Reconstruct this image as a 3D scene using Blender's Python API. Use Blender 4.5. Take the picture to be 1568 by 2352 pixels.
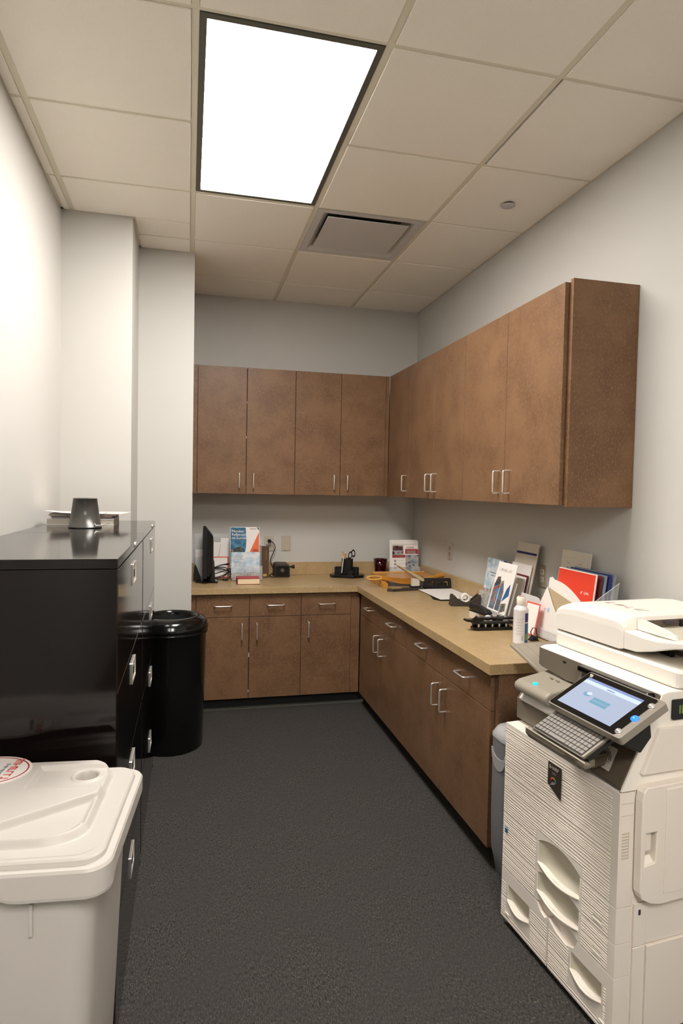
import bpy, bmesh, math, random
from mathutils import Matrix, Vector
random.seed(7)
for o in list(bpy.data.objects): bpy.data.objects.remove(o)
S = bpy.context.scene; COL = S.collection
R = math.radians

# ------------------------------------------------------------------ camera
yaw, pitch, roll, FPX, CAMH = 0.2362, -0.0368, 0.0194, 1456.35, 1.5254
fw = Vector((math.sin(yaw)*math.cos(pitch), math.cos(yaw)*math.cos(pitch), math.sin(pitch)))
r0 = Vector((math.cos(yaw), -math.sin(yaw), 0)); u0 = r0.cross(fw)
rt = r0*math.cos(roll)+u0*math.sin(roll); up = -r0*math.sin(roll)+u0*math.cos(roll)
cam = bpy.data.cameras.new('camera'); co = bpy.data.objects.new('camera', cam); COL.objects.link(co)
co.matrix_world = Matrix(((rt.x, up.x, -fw.x, 0), (rt.y, up.y, -fw.y, 0), (rt.z, up.z, -fw.z, CAMH), (0, 0, 0, 1)))
cam.sensor_fit = 'VERTICAL'; cam.sensor_height = 36; cam.sensor_width = 24
cam.lens = FPX*36/2352; cam.clip_start = 0.02
S.camera = co
# ------------------------------------------------------------------ light and exposure
S.view_settings.view_transform = 'Standard'; S.view_settings.look = 'None'
S.view_settings.gamma = 1; S.view_settings.use_curve_mapping = False
S.view_settings.exposure = 0.58
LAMP = 22.5; LAMP2 = 31
LAMPCOL = (1.0, 0.965, 0.92)
w = bpy.data.worlds.new('world'); S.world = w; w.use_nodes = True
w.node_tree.nodes['Background'].inputs[0].default_value = (0.9, 0.86, 0.8, 1)
w.node_tree.nodes['Background'].inputs[1].default_value = 0.05

# ------------------------------------------------------------------ materials
def srgb(c):
    c = [x/255 for x in c]
    return tuple((x/12.92 if x <= .04045 else ((x+.055)/1.055)**2.4) for x in c)+(1,)
def mat(name, col, rough=.5, metal=0, spec=.5, emit=None, es=0, alpha=1, trans=0, noise=None, bump=None, ior=1.45):
    m = bpy.data.materials.new(name); m.use_nodes = True; nt = m.node_tree; b = nt.nodes['Principled BSDF']
    c = srgb(col); b.inputs['Base Color'].default_value = c
    b.inputs['Roughness'].default_value = rough; b.inputs['Metallic'].default_value = metal
    b.inputs['Specular IOR Level'].default_value = spec; b.inputs['IOR'].default_value = ior
    if trans: b.inputs['Transmission Weight'].default_value = trans
    if alpha < 1: b.inputs['Alpha'].default_value = alpha
    if emit: b.inputs['Emission Color'].default_value = srgb(emit); b.inputs['Emission Strength'].default_value = es
    geo = nt.nodes.new('ShaderNodeNewGeometry')
    if noise:   # list of (scale, colour_b, low, high, detail, stretch)
        prev = None
        for (sc, cb, lo, hi, det, st) in noise:
            mp = nt.nodes.new('ShaderNodeMapping'); nt.links.new(geo.outputs['Position'], mp.inputs['Vector'])
            mp.inputs['Scale'].default_value = st
            n = nt.nodes.new('ShaderNodeTexNoise'); n.inputs['Scale'].default_value = sc; n.inputs['Detail'].default_value = det
            n.inputs['Roughness'].default_value = .6
            nt.links.new(mp.outputs[0], n.inputs['Vector'])
            mr = nt.nodes.new('ShaderNodeMapRange'); mr.inputs['From Min'].default_value = lo; mr.inputs['From Max'].default_value = hi
            nt.links.new(n.outputs['Fac'], mr.inputs['Value'])
            mx = nt.nodes.new('ShaderNodeMix'); mx.data_type = 'RGBA'
            nt.links.new(mr.outputs[0], mx.inputs['Factor'])
            if prev is None: mx.inputs['A'].default_value = c
            else: nt.links.new(prev, mx.inputs['A'])
            mx.inputs['B'].default_value = srgb(cb); prev = mx.outputs['Result']
        nt.links.new(prev, b.inputs['Base Color'])
    if bump:
        sc, strn, dist = bump
        n = nt.nodes.new('ShaderNodeTexNoise'); n.inputs['Scale'].default_value = sc; n.inputs['Detail'].default_value = 3
        nt.links.new(geo.outputs['Position'], n.inputs['Vector'])
        bp = nt.nodes.new('ShaderNodeBump'); bp.inputs['Strength'].default_value = strn; bp.inputs['Distance'].default_value = dist
        nt.links.new(n.outputs['Fac'], bp.inputs['Height']); nt.links.new(bp.outputs[0], b.inputs['Normal'])
    return m
N1 = (1, 1, 1)
M = {}
M['wall'] = mat('wall_paint', (200, 197, 191), .75, spec=.25, bump=(220, .12, .001))
M['tile'] = mat('ceiling_tile', (253, 246, 234), .9, spec=.1, noise=[(260, (246, 238, 224), .5, .75, 2, N1)], bump=(320, .35, .0015))
M['grid'] = mat('ceiling_grid_metal', (230, 222, 202), .5, spec=.3)
M['plenum'] = mat('plenum_dark', (70, 48, 36), .9)
M['carpet'] = mat('carpet', (64, 62, 60), .95, spec=.1, noise=[(330, (104, 98, 90), .50, .70, 2, (1, .3, 1)), (190, (44, 43, 43), .50, .68, 2, (1, .35, 1)), (4, (66, 64, 62), .35, .85, 2, N1)], bump=(500, .25, .0015))
M['lam'] = mat('brown_laminate', (127, 95, 68), .42, spec=.4, noise=[(6, (108, 78, 56), .38, .66, 5, N1), (160, (138, 105, 76), .5, .72, 2, (1, 1, .5))])
M['gapshade'] = mat('cabinet_shadow_gap', (58, 40, 30), .7)
M['counter'] = mat('counter_laminate', (186, 158, 116), .3, spec=.45, noise=[(14, (172, 145, 103), .35, .7, 6, N1), (120, (206, 181, 138), .55, .75, 2, N1)])
M['cove'] = mat('black_rubber', (44, 44, 42), .6, spec=.3)
M['covesheen'] = mat('rubber_toe_sheen', (104, 104, 96), .5)  # light reflecting off the black toe, painted in as lighter grey
M['chrome'] = mat('satin_chrome', (232, 228, 222), .28, metal=.75)
M['steelpl'] = mat('stainless_plate', (196, 186, 170), .35, metal=.4)
M['blackmetal'] = mat('black_enamel_steel', (15, 10, 9), .09, spec=.55)
M['blackgloss'] = mat('black_gloss_plastic', (17, 16, 15), .14, spec=.5)
M['black'] = mat('black_plastic', (26, 26, 26), .4)
M['blackm'] = mat('matte_black', (20, 20, 20), .75)
M['brownblack'] = mat('brownish_black_plastic', (62, 54, 46), .5)
M['gun'] = mat('gunmetal_enamel', (78, 76, 72), .3, metal=.35)
M['binwhite'] = mat('bin_plastic', (202, 196, 189), .42, spec=.45, bump=(150, .06, .0006))
M['bingrey'] = mat('grey_plastic', (128, 128, 130), .4)
M['binlid'] = mat('light_grey_plastic', (172, 170, 170), .35)
M['cop'] = mat('copier_white_plastic', (242, 232, 220), .45, spec=.4, bump=(400, .05, .0004))
M['copw'] = mat('copier_bright_plastic', (246, 239, 228), .42, spec=.4)
M['copin'] = mat('copier_inner_beige', (206, 199, 180), .5)
M['taupe'] = mat('taupe_plastic', (118, 108, 94), .38)
M['taupel'] = mat('light_taupe_plastic', (160, 151, 136), .35)
M['taupeD'] = mat('dark_taupe_plastic', (96, 84, 70), .45)
M['seam'] = mat('seam_dark', (70, 60, 68), .7)
M['key'] = mat('key_cap', (142, 136, 128), .45)
M['silver'] = mat('silver_plastic', (158, 150, 138), .3, metal=.3)
M['white'] = mat('white_paper', (238, 232, 226), .7)
M['paper2'] = mat('cream_paper', (236, 214, 178), .8)
M['offwhite'] = mat('offwhite_card', (216, 206, 190), .6)
M['red'] = mat('red_print', (226, 66, 44), .5)
M['orange'] = mat('orange_print', (232, 110, 66), .5)
M['pinkred'] = mat('red_edge', (226, 100, 92), .5)
M['crimson'] = mat('crimson_print', (176, 44, 58), .5)
M['maroon'] = mat('maroon_print', (110, 40, 44), .5)
M['blue'] = mat('blue_print', (48, 96, 140), .5)
M['sky'] = mat('sky_print', (168, 196, 214), .5, noise=[(22, (226, 228, 230), .4, .62, 4, N1)])
M['tealp'] = mat('teal_blue_print', (38, 92, 122), .5, noise=[(26, (86, 148, 178), .45, .7, 3, N1)])
M['hands'] = mat('tan_photo_print', (120, 112, 92), .5, noise=[(60, (206, 186, 140), .5, .62, 3, (1, 1, .3)), (35, (40, 70, 84), .52, .64, 2, N1)])
M['city'] = mat('city_photo_print', (176, 164, 152), .5, noise=[(90, (84, 74, 70), .5, .62, 4, (1, 1, .5)), (50, (212, 206, 198), .5, .7, 3, N1)])
M['house'] = mat('house_photo_print', (176, 168, 160), .5, noise=[(40, (56, 46, 52), .52, .6, 3, N1), (55, (90, 146, 190), .54, .66, 2, N1)])
M['pic'] = mat('colourful_photo_print', (96, 104, 124), .5, noise=[(24, (196, 120, 84), .52, .62, 2, N1), (30, (70, 130, 176), .5, .62, 2, N1), (40, (150, 146, 90), .55, .66, 2, N1)])
M['greytext'] = mat('grey_print', (150, 144, 142), .6)
M['palegrey'] = mat('faint_grey_print', (206, 196, 184), .6)
M['navy'] = mat('navy_print', (44, 50, 110), .5)
M['bluegrey'] = mat('blue_grey_card', (130, 140, 150), .5)
M['green'] = mat('green_print', (120, 150, 80), .5)
M['brownbook'] = mat('brown_leatherette', (92, 70, 54), .5)
M['gold'] = mat('gold_print', (200, 168, 96), .4, metal=.4)
M['wood'] = mat('varnished_wood', (206, 146, 62), .28, noise=[(16, (186, 122, 46), .4, .7, 4, (.35, 1, 1))])
M['woodl'] = mat('pale_wood', (222, 170, 96), .4)
M['tan'] = mat('tan_enamel', (190, 170, 138), .35)
M['glassred'] = mat('dark_red_glass', (110, 12, 22), .06, trans=.85, ior=1.5)
M['darkrim'] = mat('dark_glass_rim', (52, 22, 24), .15)
M['pencil'] = mat('yellow_pencil', (236, 168, 40), .4)
M['eraser'] = mat('pink_eraser', (214, 110, 110), .6)
M['tape'] = mat('white_tape_roll', (232, 228, 220), .4)
M['can'] = mat('white_can_enamel', (222, 220, 222), .25)
M['cap'] = mat('cream_cap', (238, 230, 214), .35)
M['lens'] = mat('troffer_lens', (255, 255, 255), .5, emit=(255, 255, 255), es=LAMP)
M['lens'].node_tree.nodes['Principled BSDF'].inputs['Emission Color'].default_value = LAMPCOL+(1,)
M['lens2'] = mat('troffer_lens_rear', (255, 255, 255), .5, emit=(255, 255, 255), es=LAMP2)
M['lens2'].node_tree.nodes['Principled BSDF'].inputs['Emission Color'].default_value = LAMPCOL+(1,)
M['trofframe'] = mat('troffer_frame', (92, 90, 80), .5)
M['vent'] = mat('diffuser_enamel', (206, 202, 198), .4)
M['ventin'] = mat('duct_dark', (84, 88, 78), .5, metal=.3)
M['screen'] = mat('lcd', (150, 162, 186), .2, emit=(150, 168, 205), es=.1)
M['screenb'] = mat('lcd_bar', (176, 192, 230), .2, emit=(182, 200, 244), es=.2)
M['screend'] = mat('lcd_topbar', (112, 128, 168), .2, emit=(110, 128, 176), es=.25)
M['screent'] = mat('lcd_button', (96, 136, 158), .2, emit=(92, 138, 166), es=.25)
M['ledc'] = mat('cyan_led', (0, 190, 220), .2, emit=(0, 210, 240), es=1.3)
M['ledb'] = mat('blue_led', (30, 90, 230), .2, emit=(50, 120, 250), es=1.2)
def clearmat(name, col, a):
    m = mat(name, col, .04, spec=.5); m.node_tree.nodes['Principled BSDF'].inputs['Alpha'].default_value = a; return m
M['acrylic'] = clearmat('clear_acrylic', (225, 228, 228), .22)
M['acredge'] = clearmat('acrylic_edge', (240, 242, 240), .6)
M['smoke'] = clearmat('smoky_clear_plastic', (130, 130, 124), .45)

# ------------------------------------------------------------------ mesh builder
class MB:
    def __init__(s): s.v = []; s.f = []; s.m = []; s.sm = []; s.mats = []; s.X = Matrix.Identity(4)
    def mi(s, m):
        if m not in s.mats: s.mats.append(m)
        return s.mats.index(m)
    def add(s, vs, fs, m, smooth=False):
        n = len(s.v); s.v += [tuple(s.X @ Vector(p)) for p in vs]; k = s.mi(m)
        for f in fs: s.f.append([n+i for i in f]); s.m.append(k); s.sm.append(smooth)
        return s
    def box(s, x0, x1, y0, y1, z0, z1, m):
        v = [(x0, y0, z0), (x1, y0, z0), (x1, y1, z0), (x0, y1, z0), (x0, y0, z1), (x1, y0, z1), (x1, y1, z1), (x0, y1, z1)]
        return s.add(v, [(0, 3, 2, 1), (4, 5, 6, 7), (0, 1, 5, 4), (1, 2, 6, 5), (2, 3, 7, 6), (3, 0, 4, 7)], m)
    def prism(s, pts, a0, a1, axis, m, smooth=False):
        # pts in the two other axes (order x,y,z), extruded along axis
        def P(p, a): return {'x': (a, p[0], p[1]), 'y': (p[0], a, p[1]), 'z': (p[0], p[1], a)}[axis]
        n = len(pts); v = [P(p, a0) for p in pts]+[P(p, a1) for p in pts]
        s.add(v, [(i, (i+1) % n, n+(i+1) % n, n+i) for i in range(n)], m, smooth)
        s.add(v, [list(range(n))[::-1], list(range(n, 2*n))], m)
        return s
    def lathe(s, prof, m, c=(0, 0, 0), seg=32, smooth=True, caps=True):
        v = []
        for r, z in prof:
            for k in range(seg):
                a = 2*math.pi*k/seg; v.append((c[0]+r*math.cos(a), c[1]+r*math.sin(a), c[2]+z))
        f = [(i*seg+k, i*seg+(k+1) % seg, (i+1)*seg+(k+1) % seg, (i+1)*seg+k) for i in range(len(prof)-1) for k in range(seg)]
        s.add(v, f, m, smooth)
        if caps:
            if prof[0][0] > 1e-5: s.add(v[:seg], [list(range(seg))[::-1]], m)
            if prof[-1][0] > 1e-5: s.add(v[-seg:], [list(range(seg))], m)
        return s
    def tube(s, path, r, m, seg=10, smooth=True):
        path = [Vector(p) for p in path]; n = len(path); v = []
        t0 = (path[1]-path[0]).normalized(); ref = Vector((0, 0, 1)) if abs(t0.z) < .9 else Vector((1, 0, 0))
        nrm = t0.cross(ref).normalized()
        for i, p in enumerate(path):
            t = (path[min(i+1, n-1)]-path[max(i-1, 0)]).normalized()
            nrm = (nrm-t*nrm.dot(t)).normalized(); b = t.cross(nrm)
            rr = r[i] if isinstance(r, (list, tuple)) else r
            for k in range(seg):
                a = 2*math.pi*k/seg; v.append(tuple(p+nrm*rr*math.cos(a)+b*rr*math.sin(a)))
        s.add(v, [(i*seg+k, i*seg+(k+1) % seg, (i+1)*seg+(k+1) % seg, (i+1)*seg+k) for i in range(n-1) for k in range(seg)], m, smooth)
        s.add(v, [list(range(seg))[::-1], list(range((n-1)*seg, n*seg))], m)
        return s
    def loft(s, rings, m, smooth=True, caps=True, closed=True):
        n = len(rings[0]); v = [p for r in rings for p in r]
        K = n if closed else n-1
        s.add(v, [(i*n+k, i*n+(k+1) % n, (i+1)*n+(k+1) % n, (i+1)*n+k) for i in range(len(rings)-1) for k in range(K)], m, smooth)
        if caps: s.add(v, [list(range(n))[::-1], list(range((len(rings)-1)*n, len(rings)*n))], m)
        return s
    def quad(s, a, b, c, d, m): return s.add([a, b, c, d], [(0, 1, 2, 3)], m)
    def plate(s, loops, z0, z1, m, X=None):
        # 2D outline with holes (first loop outer), extruded z0..z1, placed by X
        cu = bpy.data.curves.new('tmp', 'CURVE'); cu.dimensions = '2D'; cu.fill_mode = 'BOTH'; cu.extrude = (z1-z0)/2
        for lp in loops:
            sp = cu.splines.new('POLY'); sp.points.add(len(lp)-1); sp.use_cyclic_u = True
            for i, p in enumerate(lp): sp.points[i].co = (p[0], p[1], 0, 1)
        o = bpy.data.objects.new('tmp', cu); COL.objects.link(o)
        dg = bpy.context.evaluated_depsgraph_get(); me = bpy.data.meshes.new_from_object(o.evaluated_get(dg))
        T = (X or Matrix.Identity(4)) @ Matrix.Translation((0, 0, (z0+z1)/2))
        s.add([tuple(T @ v.co) for v in me.vertices], [tuple(p.vertices) for p in me.polygons], m)
        bpy.data.objects.remove(o); bpy.data.curves.remove(cu); bpy.data.meshes.remove(me)
        return s
    def text(s, body, size, X, m, sx=1, align='LEFT', depth=.0004):
        cu = bpy.data.curves.new('tmp', 'FONT'); cu.body = body; cu.size = size; cu.extrude = depth; cu.align_x = align; cu.space_line = .95
        o = bpy.data.objects.new('tmp', cu); COL.objects.link(o)
        dg = bpy.context.evaluated_depsgraph_get(); me = bpy.data.meshes.new_from_object(o.evaluated_get(dg))
        T = X @ Matrix.Diagonal((sx, 1, 1, 1))
        s.add([tuple(T @ v.co) for v in me.vertices], [tuple(p.vertices) for p in me.polygons], m)
        bpy.data.objects.remove(o); bpy.data.curves.remove(cu); bpy.data.meshes.remove(me)
        return s
    def build(s, name, parent=None, bevel=0, seg=2, local=False, label=None):
        me = bpy.data.meshes.new(name)
        vs = s.v
        if parent is not None and not local:
            W = ROOT[parent.name].inverted(); vs = [tuple(W @ Vector(p)) for p in vs]
        me.from_pydata(vs, [], s.f)
        for m in s.mats: me.materials.append(M[m])
        me.polygons.foreach_set('material_index', s.m); me.polygons.foreach_set('use_smooth', s.sm)
        bm = bmesh.new(); bm.from_mesh(me)
        if bevel: bmesh.ops.remove_doubles(bm, verts=bm.verts, dist=1e-5)
        bmesh.ops.recalc_face_normals(bm, faces=bm.faces); bm.to_mesh(me); bm.free(); me.update()
        o = bpy.data.objects.new(name, me); COL.objects.link(o)
        if parent is not None: o.parent = parent; ROOT[o.name] = ROOT[parent.name]
        else: ROOT[o.name] = Matrix.Identity(4)
        if bevel:
            b = o.modifiers.new('bevel', 'BEVEL'); b.width = bevel; b.segments = seg; b.limit_method = 'ANGLE'; b.angle_limit = R(40)
        if label: o['label'] = label
        return o
ROOT = {}
def thing(name, label, cat, loc=(0, 0, 0), rz=0, group=None):
    o = bpy.data.objects.new(name, None); COL.objects.link(o); o.empty_display_size = .05
    o.location = loc; o.rotation_euler = (0, 0, rz)
    ROOT[o.name] = Matrix.Translation(loc) @ Matrix.Rotation(rz, 4, 'Z')
    return tag(o, label, cat, group)
def tag(o, label, cat, group=None):
    o['label'] = label; o['category'] = cat
    if group: o['group'] = group
    return o
def struct(o): o['kind'] = 'structure'; return o
def frame(origin, xdir, ydir):   # matrix whose local x/y are given directions
    x = Vector(xdir).normalized(); z = x.cross(Vector(ydir)).normalized(); y = z.cross(x)
    return Matrix(((x.x, y.x, z.x, origin[0]), (x.y, y.y, z.y, origin[1]), (x.z, y.z, z.z, origin[2]), (0, 0, 0, 1)))
def rrect(x0, x1, y0, y1, r, n=5):
    out = []
    for cx, cy, a0 in ((x1-r, y0+r, -90), (x1-r, y1-r, 0), (x0+r, y1-r, 90), (x0+r, y0+r, 180)):
        for k in range(n+1):
            a = R(a0+90*k/n); out.append((cx+r*math.cos(a), cy+r*math.sin(a)))
    return out

def scribble(mb, X, w_, h, m, seed=1):   # a line of small letter-like strokes, for print too blurred to read
    rnd = random.Random(seed); x = 0
    while x < w_-h*.4:
        b = h*rnd.uniform(.45, .75)
        if rnd.random() < .12: x += h*.4; continue
        k = rnd.choice((0, 1, 2)); t_ = h*.2
        if k != 2: mb.plate([[(x, 0), (x+t_, 0), (x+t_, h), (x, h)]], 0, .0003, m, X)
        if k != 1: mb.plate([[(x+b-t_, 0), (x+b, 0), (x+b, h), (x+b-t_, h)]], 0, .0003, m, X)
        z = rnd.choice((0, .4, .8))*h; mb.plate([[(x, z), (x+b, z), (x+b, z+t_), (x, z+t_)]], 0, .0003, m, X)
        x += b+h*.18
# ------------------------------------------------------------------ the setting
XL, XR, YB, H = -0.66, 1.7765, 4.877, 2.9507
T = 0.6096; GX = 0.0041; GY = 1.9977; YN = -3.2
def wallbox(name, *b): return struct(MB().box(*b, 'wall').build(name))
struct(MB().box(XL-.1, XR+.1, YN-.1, YB+.1, -.05, 0, 'carpet').build('floor'))
wallbox('wall_left', XL-.1, XL, YN, 3.6, 0, H+.15)
wallbox('wall_left_pier', XL-.1, -.306, 3.6, 4.04, 0, H+.15)
wallbox('wall_left_return', XL-.1, .02, 4.04, YB, 0, H+.15)
wallbox('wall_back', XL-.1, XR+.1, YB, YB+.1, 0, H+.15)
wallbox('wall_right', XR, XR+.1, YN, YB, 0, H+.15)
wallbox('wall_rear', XL-.1, XR+.1, YN-.1, YN, 0, H+.15)
# suspended ceiling: tegular tiles hang a little below the tee grid
tiles = MB(); bw = .013; drop = .005
def cell(x0, x1, y0, y1, dz=0, sh=0):
    x0 = max(x0+bw, XL+.004); x1 = min(x1-bw, XR-.004); y0 = max(y0+bw*.75, YN); y1 = min(y1-bw*.75, YB-.004)
    if x1-x0 < .01 or y1-y0 < .01: return
    x0 += sh; zt = H+.02
    tiles.box(x0, x1, y0, y1, H-drop+dz, zt+dz, 'tile')
for i in range(-2, 4):
    for j in range(-9, 5):
        x0 = GX+i*T; y0 = GY+j*T; x1 = x0+T; y1 = y0+T
        if i == 0 and j in (0, 1, -6, -5): continue
        if i == 1 and j == 2: continue
        if x1 < XL or x0 > XR: continue
        if i == 3: continue
        if i == 2: x1 = XR+.0
        if i == 2 and j == 0: cell(x0, x1, y0, y1, 0, .008); continue
        if x1 <= GX+.02 and y1 > 3.6:   # around the stepped wall
            if i == -2: 
                cell(max(x0, XL), x1, y0, 3.6); continue
            if y0 < 3.6: cell(x0, x1, y0, 3.6); cell(-.306, x1, 3.6-bw, y1 if y1 < 4.04 else 4.04)
            elif y0 < 4.04: cell(-.306, x1, y0, 4.04)
            continue
        cell(x0, x1, y0, y1)
struct(tiles.build('ceiling', bevel=.002, seg=1))
struct(MB().box(XL-.1, XR+.1, YN-.1, YB+.1, H+.1, H+.15, 'plenum').build('ceiling_slab'))
g = MB(); zt0, zt1 = H, H+.012
for i in range(-1, 3):
    x = GX+i*T; ye = YB if i > 0 else (4.04 if i == 0 else 3.6)
    g.box(x-.012, x+.012, YN, ye, zt0, zt1, 'grid'); g.box(x-.002, x+.002, YN, ye, zt1, zt1+.04, 'grid')
for j in range(-8, 5):
    y = GY+j*T
    if j in (1, -5): spans = [(XL, GX-.012), (GX+T+.012, XR)]
    else: spans = [(XL, XR)]
    if y > 3.6: spans = [(-.306, XR)]
    if y > 4.04: spans = [(.02, XR)]
    for a, b in spans: g.box(a, b, y-.009, y+.009, zt0+.0005, zt1, 'grid')
struct(g.build('trim_1'))
g = MB(); m_ = .022; e = .0015
g.box(XL, XL+m_, YN, 3.6, H-e, H+.012, 'grid'); g.box(XL, -.306, 3.6-m_, 3.6, H-e, H+.012, 'grid')
g.box(-.306, -.306+m_, 3.6-m_, 4.04, H-e, H+.012, 'grid'); g.box(-.306, .02, 4.04-m_, 4.04, H-e, H+.012, 'grid')
g.box(.02, .02+m_, 4.04-m_, YB, H-e, H+.012, 'grid'); g.box(.02, XR, YB-m_, YB, H-e, H+.012, 'grid')
g.box(XR-m_, XR, YN, YB, H-e, H+.012, 'grid')
struct(g.build('trim_2'))

# ------------------------------------------------------------------ ceiling fixtures
def troffer(j, label, lens):
    y0 = GY+j*T; x0 = GX; x1 = GX+T; y1 = y0+2*T; i = .013
    t = thing('ceiling_light', label, 'ceiling light', ((x0+x1)/2, (y0+y1)/2, H))
    a, b, c, d = x0+i, x1-i, y0+i, y1-i; fwd = .022
    MB().box(a, a+fwd, c, d, H-.002, H+.02, 'trofframe').box(b-fwd, b, c, d, H-.002, H+.02, 'trofframe') \
        .box(a+fwd, b-fwd, c, c+fwd, H-.002, H+.02, 'trofframe').box(a+fwd, b-fwd, d-fwd, d, H-.002, H+.02, 'trofframe').build('frame', t)
    MB().box(a-.004, b+.004, c-.004, d+.004, H+.02, H+.09, 'vent').build('housing', t)
    MB().box(a+fwd, b-fwd, c+fwd, d-fwd, H+.004, H+.012, lens).build('lens', t)
    return t
troffer(0, 'bright rectangular ceiling light with thin dark frame above the room', 'lens')
troffer(-6, 'rectangular ceiling light further back above the room entrance', 'lens2')
# plaque diffuser
x0, x1, y0, y1 = GX+T+.013, GX+2*T-.013, GY+2*T+.01, GY+3*T-.01
t = thing('ceiling_vent', 'square white plaque air diffuser in ceiling beyond the light', 'vent', ((x0+x1)/2, (y0+y1)/2, H))
def ring(i, z): return [(x0+i, y0+i, z), (x1-i, y0+i, z), (x1-i, y1-i, z), (x0+i, y1-i, z)]
MB().loft([ring(0, H), ring(0, H-.004), ring(.035, H-.004), ring(.06, H+.012), ring(.085, H+.05)], 'vent', smooth=False, caps=False).build('frame', t)
MB().box(x0+.03, x1-.03, y0+.03, y1-.03, H+.05, H+.07, 'ventin').build('back_plate', t)
MB().lathe([(.1, H+.0499), (.1, H+.046), (0, H+.046)], 'blackm', c=((x0+x1)/2, (y0+y1)/2, 0)).build('duct_opening', t)
MB().box(.909-.222, .909+.222, 3.49-.212, 3.49+.212, H-.016, H-.012, 'vent').build('plaque', t, bevel=.001)
for px in (x0+.13, x1-.13):
    for py in (y0+.13, y1-.13): MB().box(px-.006, px+.006, py-.006, py+.006, H-.012, H+.05, 'ventin').build('hanger', t)
t = thing('sprinkler_cover', 'small round white sprinkler cover in ceiling tile near the right wall', 'sprinkler', (1.516, 2.91, H-drop))
MB().lathe([(.026, -.0), (.026, -.008)], 'blackm', c=(1.516, 2.91, H-drop)).build('recess_ring', t)
MB().lathe([(0, -.012), (.034, -.012), (.035, -.010), (.035, -.008), (0, -.008)], 'vent', c=(1.516, 2.91, H-drop)).build('cover_plate', t)

# ------------------------------------------------------------------ cabinets
def pull(p, axis, out, parent, L=.102):
    # C-shaped wire pull centred at p; axis = long direction; out = direction away from the face
    p = Vector(p); a = Vector(axis); o = Vector(out); h = L/2; d = .032; rr = .008; pts = [p-a*h]
    pts += [p-a*h+o*(d-rr)]
    for k in range(1, 5):
        an = R(90*k/4); pts.append(p-a*(h-rr+rr*math.cos(an))+o*(d-rr+rr*math.sin(an)))
    for k in range(0, 5):
        an = R(90*k/4); pts.append(p+a*(h-rr+rr*math.sin(an))+o*(d-rr+rr*math.cos(an)))
    pts.append(p+a*h)
    return MB().tube(pts, .0042, 'chrome', seg=10).build('handle', parent, label='satin chrome pull handle')
G = .0016
def panel(face, a0, a1, z0, z1, name, parent, run, gl=G, gr=G):
    # slab door 19 mm in front of the carcass; run 'b' faces -y at y=face, run 'r' faces -x at x=face
    mb = MB()
    if run == 'b': mb.box(a0+gl, a1-gr, face, face+.019, z0+G, z1-G, 'lam')
    else: mb.box(face, face+.019, a0+gl, a1-gr, z0+G, z1-G, 'lam')
    return mb.build(name, parent, bevel=.0012)
FB = 4.277; FR = 1.177; ZT = .808; ZD = .648; ZB = .09
def base_cabinet(run, spans, label, hs, ends=(0, 0)):
    a0, a1 = spans[0][0], spans[-1][1]
    if run == 'b':
        t = thing('base_cabinet', label, 'cabinet', ((a0+a1)/2, FB+.3, 0), group=None)
        MB().box(a0, a1, FB+.02, YB-.002, ZB, ZT, 'lam').build('carcass', t)
    else:
        t = thing('base_cabinet', label, 'cabinet', (FR+.3, (a0+a1)/2, 0))
        MB().box(FR+.02, XR-.002, a0, a1, ZB, ZT, 'lam').build('carcass', t)
    for k, (b0, b1) in enumerate(spans):
        dr = panel(FB if run == 'b' else FR, b0, b1, ZD, ZT-.004, 'drawer_front', t, run)
        c = (b0+b1)/2; z = .728
        if run == 'b': pull((c, FB, z), (1, 0, 0), (0, -1, 0), dr, .11)
        else: pull((FR, c, z), (0, 1, 0), (-1, 0, 0), dr)
        gl = gr = G
        if run == 'b' and k == 0 and len(spans) == 2: gr = .0035
        d = panel(FB if run == 'b' else FR, b0, b1, ZB+.002, ZD, 'door', t, run, gl, gr)
        hp = b1-.05 if hs[k] > 0 else b0+.05
        if run == 'b': pull((hp, FB, .551), (0, 0, 1), (0, -1, 0), d, .108)
        else: pull((FR, hp, .543), (0, 0, 1), (-1, 0, 0), d, .106)
    return t
c1 = base_cabinet('b', [(.052, .404), (.404, .758)], 'brown two-door base cabinet on back wall beside the black trash can', (1, -1))
MB().box(.0215, .0505, FB+.004, FB+.019, ZB+.002, ZT-.004, 'lam').build('filler_strip', c1)
MB().box(.378, .43, FB+.0195, FB+.0215, ZB+.02, ZD, 'gapshade').box(.401, .407, FB+.014, FB+.0195, .37, .4, 'white').box(.4, .406, FB+.014, FB+.0195, .13, .145, 'white').build('gap_shade_and_bumpers', c1)  # brown sheet paints the shade in the door gap; white bits are bumpers
c2 = base_cabinet('b', [(.758, 1.112)], 'brown single-door base cabinet on back wall next to the inside corner', (-1,))
MB().box(1.113, FR-.001, FB+.006, FB+.019, ZB+.002, ZT-.004, 'lam').build('filler_strip', c2)
c3 = base_cabinet('r', [(3.285, 3.778), (3.778, 4.262)], 'brown two-door base cabinet on right run, the one nearer the corner', (1, -1))
c4 = base_cabinet('r', [(2.287, 2.785), (2.785, 3.284)], 'brown two-door base cabinet on right run, nearest the copier', (1, -1))
MB().box(FR+.0205, XR-.002, 2.262, 2.2865, ZB, ZT, 'lam').build('end_panel', c4, bevel=.001)
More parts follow.
